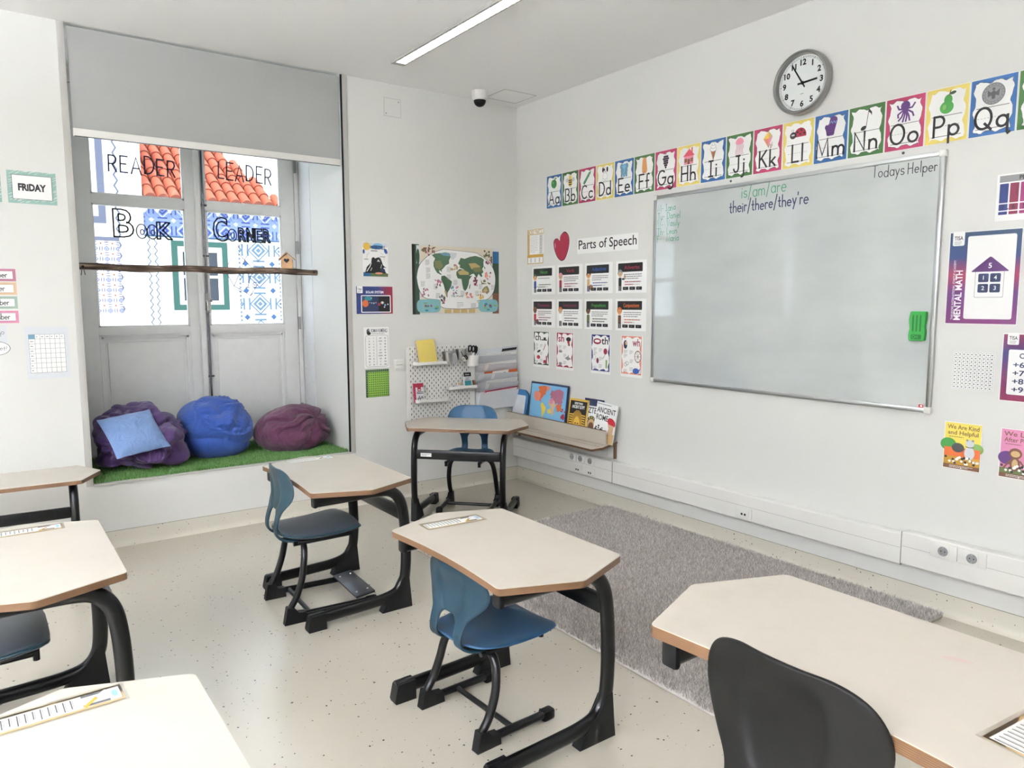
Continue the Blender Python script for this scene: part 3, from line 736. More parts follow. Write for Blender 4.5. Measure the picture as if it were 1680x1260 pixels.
tag(o, 'green artificial grass mat covering the window ledge under the bean bags', 'grass mat', kind='stuff')
rx0, rx1, ry0, ry1 = -1.60, -.045, -3.45, -1.155
n = 150000
P = np.stack([rg.uniform(rx0, rx1, n), rg.uniform(ry0, ry1, n), np.full(n, .008)], 1)
c0 = np.array([(rx0+rx1)/2, (ry0+ry1)/2, 0])
o = strands('shag_rug', 'rug_fibre', P-c0, .027, .0062, .011, base=slab(rx0-c0[0], rx1-c0[0], ry0-c0[1], ry1-c0[1], 0, .010), seed=5)
o.location = (c0[0], c0[1], .001)
tag(o, 'grey shaggy rug lying on the floor below the whiteboard', 'rug')
# ------------------------------------------------------------------ across the street
hs = empty('tiled_house', (-.6, 7, 0), label='low white house with terracotta roof and blue tile frieze across the street', cat='house')
HX, HY = -.6, 7.0
def hb(m, x0, x1, y0, y1, z0, z1, k): m.box(((x0+x1)/2-HX, (y0+y1)/2-HY, (z0+z1)/2), (x1-x0, y1-y0, z1-z0), k)
b = MB(); hb(b, -1.62, 3.5, 7, 7.6, -1.5, 3.02, 'facade_white'); b.build('wall', hs)
b = MB(); hb(b, -1.60, 3.5, 6.985, 7.0, 2.47, 2.80, 'azulejo_frieze'); hb(b, -1.60, 3.5, 6.98, 7.0, 2.455, 2.475, 'lattice_blue')
for i in range(26): b.lathe([(0, 0), (.07, 0), (.07, .006), (0, .006)], 'azulejo_frieze', 10, (-1.5+i*.17-HX, -.02, 2.80), 'Y')
b.build('tile_frieze', hs)
b = MB(); hb(b, -.27, .36, 6.985, 7.0, 1.12, 2.46, 'azulejo_lattice')
for x in (-.27, .36):
    for i in range(20):
        z = 1.15+i*.064
        for s_ in (-1, 1): b.box((x-HX, -.02, z), (.05, .006, .008), 'lattice_blue', Matrix.Rotation(s_*.8, 3, 'Y'))
b.build('tile_panel', hs)
b = MB(); hb(b, -1.58, -1.43, 6.99, 7.0, 1.1, 2.46, 'facade_white')
for i in range(13):
    for s_ in (-1, 1):
        for dx in (-.045, .045):
            b.box((-1.505+dx-HX, -.014, 1.15+i*.105+s_*.025), (.07, .006, .010), 'lattice_blue', Matrix.Rotation(s_*.95*(1 if dx < 0 else -1), 3, 'Y'))
    b.box((-1.505-HX, -.014, 1.15+i*.105), (.03, .006, .006), 'sand', Matrix.Rotation(.8, 3, 'Y'))
b.build('tile_border', hs)
fr = MB()
x0, x1, z0, z1 = -1.25, -.45, 1.38, 2.41
for a in ((x0, x1, z1-.08, z1), (x0, x1, z0, z0+.08), (x0, x0+.08, z0+.08, z1-.08), (x1-.08, x1, z0+.08, z1-.08)): hb(fr, a[0], a[1], 6.96, 7.0, a[2], a[3], 'green_frame')
for a in ((x0+.08, x1-.08, z1-.16, z1-.08), (x0+.08, x1-.08, z0+.08, z0+.14), (x0+.08, x0+.15, z0+.14, z1-.16), (x1-.15, x1-.08, z0+.14, z1-.16), (-.90, -.80, z0+.14, z1-.16), (x0+.15, -.90, 1.86, 1.90), (-.80, x1-.15, 1.86, 1.90)): hb(fr, a[0], a[1], 6.975, 7.0, a[2], a[3], 'facade_white')
f = fr.build('house_window', hs); b = MB(); hb(b, x0+.12, x1-.12, 6.985, 7.01, z0+.12, z1-.12, 'dark_pane'); b.build('window_pane', f)
b = MB(); hb(b, -1.42, -.30, 6.98, 7.0, 1.10, 1.15, 'lattice_blue'); b.build('tile_strip', hs)
# roof of barrel tiles: columns running up the slope, cut along a diagonal hip on the right
b = MB(); slope = math.radians(33); pitch = .17
hb(b, -1.60, .50, 6.86, 7.02, 2.90, 2.975, 'facade_white')
for c in range(13):
    x = -1.53+c*pitch
    maxr = 9 if x < -.20 else int(max(1, 9-(x+.28)*13))
    for r_ in range(maxr):
        s0, s1 = r_*.30-.03, r_*.30+.33
        v = []
        for k, s_ in ((1.0, s0), (.82, s1)):
            lift = .012 if s_ == s0 else .0
            for j in range(7):
                th = PI*j/6
                xx = x+.078*k*math.cos(th)-HX; up_ = .075*k*math.sin(th)+lift+.02
                v.append((xx, 6.84-HY+s_*math.cos(slope)-up_*math.sin(slope), 2.98+s_*math.sin(slope)+up_*math.cos(slope)))
        b.add(v, [(j, j+1, 7+j+1, 7+j) for j in range(6)], 'terracotta')
        # dark mouth of the tile and the valley tile beside it
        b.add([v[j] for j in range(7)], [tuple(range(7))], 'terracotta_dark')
    L = maxr*.30
    xa, xb = x-.085-HX, x+.085-HX
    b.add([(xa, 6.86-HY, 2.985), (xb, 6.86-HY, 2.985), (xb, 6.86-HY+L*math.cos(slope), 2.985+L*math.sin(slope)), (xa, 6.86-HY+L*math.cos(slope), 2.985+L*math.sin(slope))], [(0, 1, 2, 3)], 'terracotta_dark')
b.build('roof', hs)
nb = empty('white_townhouse', (-3.2, 6.9, 0), label='tall white house with blue-paned window and patterned tile panel, behind the left casement', cat='house')
HX, HY = -3.2, 6.9
b = MB(); hb(b, -4.6, -1.62, 6.9, 8.5, -1.5, 4.7, 'facade_white'); b.build('wall', nb)
b = MB(); hb(b, -3.2, -1.95, 6.885, 6.9, 1.33, 2.36, 'azulejo_panel'); hb(b, -3.2, -1.95, 6.87, 6.9, 2.36, 2.41, 'grey_frame'); b.build('tile_panel', nb)
b = MB(); P = []
for i in range(41): P.append((-1.95-HX+(.022 if i % 2 else -.022), 1.33+i*.075))
b.add([(x+d, -.008, z) for d in (-.012, .012) for x, z in P]+[(x+d, 0, z) for d in (-.012, .012) for x, z in P], [(i, 41+i, 42+i, i+1) for i in range(40)]+[(i, i+1, 83+i, 82+i) for i in range(40)], 'grey_frame'); b.build('tile_border', nb)
fr = MB(); x0, x1, z0, z1 = -3.0, -2.10, 2.60, 3.95
for a in ((x0, x1, z1-.09, z1), (x0, x1, z0, z0+.09), (x0, x0+.09, z0+.09, z1-.09), (x1-.09, x1, z0+.09, z1-.09)): hb(fr, a[0], a[1], 6.86, 6.9, a[2], a[3], 'grey_frame')
for a in ((x1-.19, x1-.09, z0+.15, z1-.09), (x0+.09, x0+.19, z0+.15, z1-.09), (x0+.09, x1-.09, z0+.09, z0+.15), (x0+.19, x1-.19, 3.25, 3.30)): hb(fr, a[0], a[1], 6.87, 6.9, a[2], a[3], 'facade_white')
f = fr.build('house_window', nb); b = MB(); hb(b, x0+.12, x1-.12, 6.89, 6.905, z0+.1, z1-.1, 'blue_pane'); b.build('window_pane', f)
HX, HY = 1.5, 9.65
bk = empty('rear_house', (1.5, 9.65, 0), label='white house wall with a mauve gable rising behind the terracotta roof', cat='house')
b = MB(); hb(b, -1.6, 4, 9.7, 10.3, 0, 5.2, 'facade_white'); b.build('wall', bk)
b = MB(); b.prism([(-1.7-HX, 3.6), (.02-HX, 3.6), (.02-HX, 4.9), (-.35-HX, 5.0), (-1.7-HX, 5.1)], .04, .10, 'mauve_wall'); o = b.build('gable', bk); o.rotation_euler = (PI/2, 0, 0)
b = MB(); b.box((0, 3.9, -1.55), (14, 6.2, .1), 'pale_bounce_paving'); tag(b.build('ground'), kind='structure')
b.T = Matrix.Identity(4)
# ------------------------------------------------------------------ school desks
def top_outline():
    P = [(.345, -.25), (.445, 0), (.345, .25)]
    edge = [(.345-.69*i/10, .25-.020*math.sin(PI*i/10)) for i in range(1, 10)]
    Q = [(-.345, .25), (-.445, 0), (-.345, -.25)]
    out = roundpoly(P+[(0.0, .23)]+Q, .014)
    # replace the temporary middle vertex of the user edge by the shallow concave curve
    res = []
    for p in out:
        if abs(p[0]) < .05 and p[1] > .2:
            if edge: res += edge; edge = []
        else: res.append(p)
    return res
def make_desk(sticker=False):
    root = empty('school_desk', (0, 0, 0))
    b = MB(); o = top_outline()
    b.prism(o, .622, .6435, 'plywood_edge', 'desk_laminate', 'plywood_edge')
    b.prism([(x*.998, y*.998) for x, y in o], .6435, .645, 'desk_laminate')
    b.build('tabletop', root)
    for s in (-1, 1):
        x = .307*s
        b = MB()
        # arm under the top, bend, column leaning a little outwards, foot bar: one bent oval tube
        path = smooth_path([(x, .215, .594), (x, .05, .595), (x, -.10, .594), (x, -.165, .578), (x, -.205, .53), (x, -.222, .45), (x, -.230, .32), (x, -.228, .20), (x, -.215, .13), (x, -.175, .082), (x, -.10, .062), (x, 0, .056), (x, .13, .052), (x, .262, .048)], 5)
        b.tube(path, .0205, 'black_metal', 14, up=None, r2=.027)
        L = b.build('leg', root, 50)
        b = MB(); v = [(-.250, 0), (-.09, 0), (-.115, .05), (-.175, .10), (-.205, .15), (-.236, .16)]
        for sd in (-1, 1): pass
        b.add([(x-.021, y, z) for y, z in v]+[(x+.021, y, z) for y, z in v], [tuple(range(6)), tuple(reversed(range(6, 12)))]+[(i, 6+i, 6+(i+1) % 6, (i+1) % 6) for i in range(6)], 'black_plastic'); b.build('heel_glide', L)
        b = MB(); v = [(.188, .0), (.205, 0), (.272, 0), (.276, .012), (.264, .066), (.256, .072), (.188, .074)]
        b.add([(x-.0225, y, z) for y, z in v]+[(x+.0225, y, z) for y, z in v], [tuple(range(7)), tuple(reversed(range(7, 14)))]+[(i, 7+i, 7+(i+1) % 7, (i+1) % 7) for i in range(7)], 'black_plastic'); b.build('toe_glide', L)
        b = MB(); b.bev((x, .222, .594), (.044, .020, .054), 'black_plastic', .008); b.lathe([(0, .006), (.006, .006), (.006, 0)], 'dark_steel', 10, (x, .226, .594), 'Y'); b.build('end_cap', L)
    b = MB(); b.bev((0, -.222, .462), (.575, .030, .062), 'black_metal', .006); b.build('crossbar', root)
    if sticker:
        s = Sheet(0); s.T = Matrix.Translation((0, -.2375, .462)); s.base(-.255, -.012, -.18, .012, 'laminated_paper', .0006); s.lines(-.25, .004, .06, 2, .008, 'dark_grey_ink', .003); s.build('sticker', root)
    return root
desk0 = make_desk()
DESKS = [  # x, y, rotation, scale(x,y,z), label
 (-2.256, -1.530, PI/2, (1, 1, 1), 'white hexagonal desk below the bean-bag ledge, blue chair with dark seat pad behind it'),
 (-2.211, -2.907, PI/2, (1, 1, 1), 'white hexagonal desk mid-room with a small blue chair pushed under it'),
 (-3.565, -2.112, PI/2, (1, 1, 1), 'white hexagonal desk at the left edge with a black padded seat under it'),
 (-3.545, -3.595, PI/2, (1, 1, 1), 'white hexagonal desk nearest the camera at bottom left, bearing a clear-taped pencil strip'),
 (-2.225, -4.215, PI/2, (1.0, 1.02, 1.194), 'taller white hexagonal desk at bottom right with a faint pink stain, behind the black chair'),
]
d_all = []
for i, (x, y, rz, scl, lab) in enumerate(DESKS):
    d = desk0 if i == 0 else copy_tree(desk0)
    place(d, (x, y, 0), rz); d.scale = scl
    tag(d, lab, 'desk', 'hexagonal school desks'); d_all.append(d)
d = make_desk(True); place(d, (-.938, -.672, 0), math.radians(-46.7)); tag(d, 'white hexagonal desk turned diagonally in the corner, white sticker on its crossbar', 'desk', 'hexagonal school desks')
d = copy_tree(desk0); place(d, (-3.60, -.455, 0), math.radians(-3)); d.scale = (1, .84, .90); tag(d, 'low white hexagonal desk against the wall left of the window ledge', 'desk', 'hexagonal school desks')

# ------------------------------------------------------------------ chairs
BR = [  # z, y, half width, half gap
 (.712, -.172, .075, 0), (.707, -.172, .116, 0), (.692, -.172, .150, 0), (.665, -.171, .172, 0), (.632, -.169, .182, 0), (.598, -.167, .179, 0),
 (.565, -.166, .162, 0), (.540, -.167, .138, 0), (.520, -.170, .118, 0), (.505, -.173, .107, .030), (.488, -.177, .101, .047), (.462, -.184, .098, .050), (.432, -.191, .096, .050),
 (.402, -.190, .097, .050), (.380, -.174, .102, .052), (.367, -.143, .110, .054), (.363, -.100, .118, .056), (.362, -.05, .12, .056)]
def make_back(m):
    v = []; f = []; mm = []
    US = [('o', 0), ('o', .33), ('o', .67), ('g', 1), ('g', .84), ('g', .3), ('g', -.3), ('g', -.84), ('g', -1), ('O', .67), ('O', .33), ('O', 0)]
    n = len(US)
    for (z, y, w_, g) in BR:
        gg = g if g else w_*.47
        for k, t in US:
            if k == 'o': x = -(w_+(gg-w_)*t)
            elif k == 'O': x = w_+(gg-w_)*t
            else: x = -gg*t
            up_ = max(0, min(1, (z-.47)/.1))
            yy = y + up_*(.042*(x/.18)**2) + (.013*up_*min(1, max(0, (.69-z)/.06)) if (k == 'g' and abs(t) < 1) else 0)
            v.append((x, yy, z))
    for i in range(len(BR)-1):
        for j in range(n-1):
            if BR[i][3] and 3 <= j <= 7: continue
            f.append((i*n+j, i*n+j+1, (i+1)*n+j+1, (i+1)*n+j))
    b = MB(); b.add(v, f, m); return b
SR = [(-.168, .075, .389), (-.158, .115, .390), (-.135, .146, .387), (-.09, .166, .383), (-.03, .180, .381), (.04, .190, .383), (.11, .195, .390), (.16, .192, .396), (.19, .178, .396), (.203, .150, .391), (.206, .11, .386)]
def make_seat(m, k=1.0, dz=0.0, dome=0.0):
    v = []; f = []; n = 9
    for (y, w_, z) in SR:
        for j in range(n):
            u = -1+2*j/(n-1)
            x = w_*k*(math.sin(u*PI/2)*.35+u*.65)
            v.append((x, (y-.02)*k+.02, z+dz+.012*u*u*(1-dome*3)+dome*.012*(1-u*u)))
    for i in range(len(SR)-1):
        for j in range(n-1): f.append((i*n+j, (i+1)*n+j, (i+1)*n+j+1, i*n+j+1))
    b = MB(); b.add(v, f, m); return b
def thick(o, t, lev=2):
    s = o.modifiers.new('thickness', 'SOLIDIFY'); s.thickness = t; s.offset = 0
    q = o.modifiers.new('smooth', 'SUBSURF'); q.levels = lev; q.render_levels = lev
    return o
def make_chair(bm_, sm_, pad=None, rail=.16, foot=False):
    root = empty('school_chair', (0, 0, 0))
    thick(make_back(bm_).build('backrest', root, None), .012)
    st = thick(make_seat(sm_).build('seat', root, None), .012)
    if pad: thick(make_seat(pad, .965, .014, .6).build('seat_pad', root, None), .020)
    b = MB(); b.bev((0, -.015, .360), (.26, .17, .016), 'black_plastic', .005)
    for s in (-1, 1): b.tube([(.115*s, .17, .362), (.115*s, -.12, .355)], .011, 'black_metal', 10)
    b.build('seat_support', root)
    for s in (-1, 1):
        for y in (.165,):
            b = MB(); b.tube([(.115*s, y, .372), (.115*s, y, .338)], .010, 'black_plastic', 10); b.build('stacking_knob', root)
        b = MB()
        p = smooth_path([(.060*s, -.07, .350), (.110*s, -.072, .346), (.142*s, -.078, .325), (.160*s, -.086, .280), (.170*s, -.100, .205), (.173*s, -.128, .125), (.173*s, -.158, .072), (.173*s, -.155, .044), (.173*s, -.115, .033), (.173*s, -.03, .030), (.173*s, rail-.01, .027)], 5)
        b.tube(p, .0155, 'black_metal', 12, r2=.0165)
        L = b.build('leg', root, 50)
        b = MB(); v = [(-.192, 0), (-.088, 0), (-.092, .046), (-.125, .05), (-.145, .075), (-.177, .080)]; x = .173*s
        b.add([(x-.018, y, z) for y, z in v]+[(x+.018, y, z) for y, z in v], [tuple(range(6)), tuple(reversed(range(6, 12)))]+[(i, 6+i, 6+(i+1) % 6, (i+1) % 6) for i in range(6)], 'black_plastic'); b.build('heel_glide', L)
        b = MB(); b.bev((x, rail-.018, .023), (.037, .055, .045), 'black_plastic', .008); b.build('toe_glide', L)
    b = MB(); b.tube([(-.17, -.02 if not foot else -.07, .031), (.17, -.02 if not foot else -.07, .031)], .0115, 'black_metal', 12); b.build('crossbar', root)
    if foot:
        R = Matrix.Rotation(math.radians(7), 3, 'X')
        b = MB(); b.bev((0, rail-.045, .056), (.335, .10, .012), 'dark_steel', .003, R)
        for sx in (-1, 1):
            for sy in (-1, 1): b.lathe([(0, .004), (.005, .003), (.006, 0)], 'alu', 8, (.12*sx, rail-.045+.028*sy, .062+.028*sy*.12), 'Z')
        b.build('footrest', root)
    return root
def D(a): return math.radians(a)
c = make_chair('teal_plastic', 'teal_plastic', 'grey_pad', .255, True); place(c, (-2.388, -1.540, 0), D(-93.2), 1.0); c.scale = (1, 1, 1)
tag(c, 'teal school chair with grey seat pad and metal footrest, at the desk below the ledge', 'chair', 'school chairs')
c2 = copy_tree(c); place(c2, (-3.725, -2.115, 0), D(-90), 1.0); tag(c2, 'school chair with dark padded seat tucked under the desk at the left edge', 'chair', 'school chairs')
c = make_chair('petrol_plastic', 'dark_blue_plastic'); place(c, (-2.232, -2.853, 0), D(-87), .86); c.scale = (.99, .95, .83)
tag(c, 'small blue school chair pushed under the desk in the middle of the room', 'chair', 'school chairs')
c2 = make_chair('blue_plastic', 'blue_plastic'); place(c2, (-.863, -.583, 0), D(133.5), 1.03); tag(c2, 'blue school chair behind the diagonal corner desk, backrest rising above the desktop', 'chair', 'school chairs')
c = make_chair('charcoal_plastic', 'charcoal_plastic'); place(c, (-2.342, -4.215, 0), D(-90), 1.08); c.scale = (1.07, 1.0, 1.175)
tag(c, 'black plastic school chair in the foreground at the taller desk', 'chair', 'school chairs')

# ------------------------------------------------------------------ bean bags, cushion
def blob(name, size, seed, m, fold, p=2.4, top=None, dent=None, sub=6):
    bm = bmesh.new(); bmesh.ops.create_icosphere(bm, subdivisions=sub, radius=1)
    off = Vector((seed*3.1, seed*1.7, seed*5.3))
    for v in bm.verts:
        q = v.co.copy(); n = q.normalized()
        k = (abs(n.x)**p+abs(n.y)**p+abs(n.z)**p)**(-1/p); q = n*k
        # sag: wider low down, narrow on top
        h = (q.z+1)/2
        sw = 1.0+.10*(1-h)-.10*h
        q.x *= sw; q.y *= sw
        if top: q.x += top[0]*max(0, q.z)**1.5; q.y += top[1]*max(0, q.z)**1.5
        d = fold(n, off)
        q *= 1+d
        if dent:
            c_, r_, a_ = dent
            e = (n-Vector(c_).normalized()).length/r_
            if e < 1: q -= n*a_*(1-e*e)**1.2
        q = Vector((q.x*size[0]/2, q.y*size[1]/2, q.z*size[2]/2+size[2]/2))
        if q.z < .0: q.z = 0
        elif q.z < .04: q.z = .04*(q.z/.04)**1.6
        v.co = q
    me = bpy.data.meshes.new(name); bm.to_mesh(me); bm.free()
    for pl in me.polygons: pl.use_smooth = True
    me.materials.append(MATS[m]); o = bpy.data.objects.new(name, me); COL.objects.link(o); return o
def rid(p): return 1-abs(mnoise.noise(p))*2
def ridge(p, k=6.0):
    return max(0.0, 1-abs(mnoise.noise(p))*k)
def bil(p, e=.75): return abs(mnoise.noise(p))**e
def warp(q, a): return q+Vector((mnoise.noise(q*1.1+Vector((9, 2, 4))), mnoise.noise(q*1.1+Vector((5, 1, 2))), mnoise.noise(q*1.1+Vector((1, 7, 3)))))*a
def fold_purple(n, o):
    q = warp(n*1.0+o, .6)
    return .42*bil(q*.95)+.20*bil(warp(n*2.1+o, .8), .8)-.26
def fold_blue(n, o):
    ax = Vector((.25, -.62, .72)).normalized()
    c_ = n.dot(ax); rad = math.acos(max(-1, min(1, c_)))
    t = n-ax*c_; e1 = Vector((0, 0, 1)).cross(ax).normalized(); e2 = ax.cross(e1); ang = math.atan2(t.dot(e2), t.dot(e1))
    wob = .10*mnoise.noise(n*1.3+o); r_ = rad+wob
    seam = -.045*math.exp(-((r_-.86)/.028)**2)+.030*math.exp(-((r_-.93)/.05)**2)
    puck = .016*math.sin(ang*40+mnoise.noise(n*6+o)*3)*math.exp(-((r_-.80)/.08)**2)
    if r_ < .86:
        q = warp(Vector((n.x*.8, n.y*.8, n.z*1.9))+o, .7); d = .34*bil(q*1.0)*(1-(r_/.95)**4)-.15*(1-(r_/.86)**2)
    else:
        q = warp(Vector((n.x*.6, n.y*.6, n.z*1.5))+o*1.3, .4); d = .14*bil(q, .9)-.03
    return seam+puck+d
def fold_maroon(n, o):
    ax = Vector((.30, -.62, .40)).normalized()
    c_ = n.dot(ax); t = n-ax*c_; rad = math.acos(max(-1, min(1, c_)))
    e1 = ax.orthogonal().normalized(); e2 = ax.cross(e1)
    ang = math.atan2(t.dot(e1), t.dot(e2))
    q = n*1.2+o
    wob = mnoise.noise(q*1.5)*1.1+rad*.7
    rays = abs(math.sin(ang*4+wob*2.0))**.55
    r2_ = abs(math.sin(ang*9+wob*4.0))**.7
    g = math.exp(-((rad-.75)/.75)**2)
    return (.17*(rays-.6)+.05*(r2_-.6))*g-.14*math.exp(-(rad/.25)**2)+.10*bil(q*1.0)-.03
ZL = LEDGE+.012
o = blob('bean_bag', (.55, .60, .42), 2, 'purple_fabric', fold_purple, 2.3, (-.06, .20), ((.05, -.80, .60), .62, .20))
place(o, (-2.842, .300, ZL)); tag(o, 'slumped purple bean bag on the grass ledge holding a light blue cushion', 'bean bag', 'bean bags on the window ledge')
o = blob('bean_bag', (.475, .49, .415), 5, 'blue_fabric', fold_blue, 2.5, (.02, .06))
place(o, (-2.335, .46, ZL)); tag(o, 'royal blue bean bag in the middle of the grass ledge', 'bean bag', 'bean bags on the window ledge')
o = blob('bean_bag', (.52, .46, .32), 9, 'maroon_fabric', fold_maroon, 2.3, (.14, .08))
place(o, (-1.815, .36, ZL), D(14)); tag(o, 'crumpled maroon bean bag at the right end of the grass ledge', 'bean bag', 'bean bags on the window ledge')
def cushion():
    b = MB(); n = 28; v = []; S = .160
    for sgn in (1, -1):
        for i in range(n+1):
            for j in range(n+1):
                u = -1+2*i/n; w_ = -1+2*j/n
                e = max(0, (1-abs(u)**2.2)*(1-abs(w_)**2.2))**.55
                x = S*u*(1-.05*(1-abs(w_)**2)*abs(u)); z = S*w_*(1-.05*(1-abs(u)**2)*abs(w_))
                wr = .010*mnoise.noise(Vector((u*2.4, w_*2.4, 3+sgn)))+.006*ridge(Vector((u*1.6+.3*w_, w_*3.0, 1)), 5)
                v.append((x, -sgn*(.060*e+wr*e), z))
    N_ = (n+1)**2; f = []
    for q in range(2):
        for i in range(n):
            for j in range(n):
                a = q*N_+i*(n+1)+j; ff = (a, a+1, a+n+2, a+n+1)
                f.append(ff if q else tuple(reversed(ff)))
    b.add(v, f, 'cushion_fabric'); return b.build('cushion', None, None)
o = cushion(); o.location = (-2.905, .065, ZL+.275); o.rotation_euler = (D(-48), D(-6), D(12))
tag(o, 'light blue square cushion nestled in the purple bean bag', 'cushion')

# ------------------------------------------------------------------ branch and bird house
t = empty('hanging_branch', (-2.315, .50, 1.712), label='rough bark-covered branch hung horizontally across the window', cat='branch')
b = MB(); rn = random.Random(4)
pts = [(-.785+1.57*i/30, .004*math.sin(i*.8), .004*math.sin(i*.55+1)) for i in range(31)]
rad = [rn.uniform(.92, 1.08) for _ in range(40)]
b.tube(pts, .0235, 'bark', 14, taper=lambda q: rad[int(q*30)]*(1.0 if q < .93 else .92)); b.build('log', t)
for x in (-.765, -.03, .755):
    b = MB(); b.lathe([(0, .004), (.008, .003), (.009, -.004)], 'black_plastic', 10, (x, -.022, 0), 'Y'); b.build('screw', t)
b = MB(); b.tube([(-.77, .0, -.02), (-.775, .003, -.055)], .0025, 'bark', 6); b.tube([(-.758, .0, -.02), (-.752, .003, -.052)], .0025, 'bark', 6); b.build('twig', t)
t = empty('bird_house', (-1.755, .50, 1.733), D(-24), 'little wooden bird house with heart-shaped hole standing on the hanging branch', 'bird house')
b = MB(); b.add([(-.040, -.04, 0), (.040, -.04, 0), (.040, -.04, .068), (0, -.04, .103), (-.040, -.04, .068), (-.040, .04, 0), (.040, .04, 0), (.040, .04, .068), (0, .04, .103), (-.040, .04, .068)],
    [(0, 1, 2, 3, 4), (9, 8, 7, 6, 5), (0, 5, 6, 1), (1, 6, 7, 2), (2, 7, 8, 3), (3, 8, 9, 4), (4, 9, 5, 0)], 'birch_wood'); body = b.build('body', t)
s = Sheet(.0405)
def heart_pts(cx, cy, r, sx=1.0, sy=1.0):
    return [(cx+sx*r*16*math.sin(a)**3/17, cy+sy*r*(13*math.cos(a)-5*math.cos(2*a)-2*math.cos(3*a)-math.cos(4*a))/17) for a in [2*PI*i/40 for i in range(40)]]
s.pl(heart_pts(0, .058, .021), 'ink'); s.build('heart_hole', body)
b = MB()
for s_ in (-1, 1): b.bev((s_*.026, 0, .094), (.078, .105, .007), 'birch_wood', .001, Matrix.Rotation(s_*math.radians(41), 3, 'Y'))
b.build('roof', t)
b = MB(); b.tube([(0, -.038, .028), (0, -.062, .028)], .003, 'birch_wood', 8); b.build('perch', t)
# ------------------------------------------------------------------ whiteboard
t = empty('whiteboard', (0, -2.43, .955), RIGHT, 'large white dry-erase board in an aluminium frame with handwriting along its top', 'whiteboard')
BW, BH = 1.79, 1.212
b = MB(); b.box((0, -.012, BH/2), (BW-.02, .012, BH-.02), 'whiteboard_enamel'); surf = b.build('surface', t)
b = MB()
for z in (.011, BH-.011): b.bev((0, -.013, z), (BW, .022, .022), 'alu', .004)
for x in (-BW/2+.011, BW/2-.011): b.bev((x, -.013, BH/2), (.022, .022, BH), 'alu', .004)
b.build('frame', t)
for x, z in ((-BW/2+.012, .012), (BW/2-.012, .012), (-BW/2+.012, BH-.012), (BW/2-.012, BH-.012)):
    b = MB(); b.bev((x, -.013, z), (.034, .027, .034), 'white_plastic', .007); b.build('corner_cap', t)
def bx(u): return u-2.43
def bz(z): return z-.955
def written(f, m=None):
    s = Sheet(.0182, 1e-5); f(s); s.build('handwriting', surf)
for i, (d_, nm, z) in enumerate((('M-', 'Iana', 2.062), ('Tu-', 'Daniel', 2.010), ('W-', 'Vasily', 1.962), ('Th-', 'Leon', 1.914), ('F-', 'Maria', 1.868))):
    written(lambda s: (s.hand(d_, bx(1.568), bz(z), .044, .0036, 'marker_green', jit=.06, seed=i, kx=.8), s.hand(nm, bx(1.648 if i else 1.635), bz(z+.002), .042, .0036, 'marker_green', jit=.06, seed=i+9, kx=.85)))
written(lambda s: s.hand('is/am/are', bx(2.215), bz(2.080), .072, .0050, 'marker_green', jit=.05, seed=3, kx=.80, rot=.5))
written(lambda s: s.hand('their/there/they\'re', bx(2.135), bz(2.000), .064, .0066, 'marker_navy', jit=.04, seed=5, kx=.80, rot=.5))
written(lambda s: (s.hand('Todays', bx(2.985), bz(2.088), .054, .0040, 'ink', jit=.05, seed=6, kx=.78, rot=-1), s.hand('Helper', bx(3.158), bz(2.084), .052, .0040, 'ink', jit=.05, seed=7, kx=.78, rot=-.5)))
t = empty('board_eraser', (0, -3.252, 1.365), RIGHT, 'green foam board eraser stuck on the right side of the whiteboard', 'eraser')
b = MB(); rn = random.Random(1)
mat('eraser_green', '#2c8a3a', .7, bump=.3, bscale=80); mat('eraser_dark', '#1c5f28', .8)
P = roundpoly([(-.036, -.070), (.034, -.070), (.038, -.03), (.033, .0), (.038, .03), (.038, .070), (-.032, .070), (-.038, .03), (-.033, -.01), (-.038, -.04)], .008)
n = len(P)
v = [(x, -.0185, z) for x, z in P]+[(x, -.040, z) for x, z in P]+[(x*.93, -.043, z*.96) for x, z in P]
b.add(v, [(i, (i+1) % n, n+(i+1) % n, n+i) for i in range(n)]+[(n+i, n+(i+1) % n, 2*n+(i+1) % n, 2*n+i) for i in range(n)]+[tuple(range(2*n, 3*n))], 'eraser_green')
b.build('body', t)
s = Sheet(.0434)
for x in (-.017, 0, .017): s.rrect(x-.0035, -.025, x+.0035, .052, .003, 'eraser_dark')
s.rrect(-.024, -.062, .024, -.04, .004, 'eraser_dark'); s.ring(-.012, -.051, .006, .007, .003, 'eraser_green'); s.st([(0, -.056), (0, -.046), (.008, -.056), (.008, -.046)], .003, 'eraser_green')
s.build('grip', t)
s = Sheet(); s.base(-.012, -.009, .012, .009, 'white_plastic', .020); s.rect(-.011, -.008, .011, .008, 'red'); s.rect(-.004, -.004, .006, .004, 'white_ink')
tag(on_right(s.build('magnet'), 3.283, .985), 'tiny red magnet in the bottom right corner of the whiteboard', 'magnet')
for u, lab in ((2.124, 'small dark screw in the wall above the whiteboard, under the letter card with a jellyfish'), (3.123, 'small dark screw in the wall above the top right of the whiteboard')):
    b = MB(); b.lathe([(0, .004), (.006, .003), (.007, 0)], 'dark_steel', 10, (0, 0, 0), 'Y'); tag(on_right(b.build('screw'), u, 2.188), lab, 'screw')

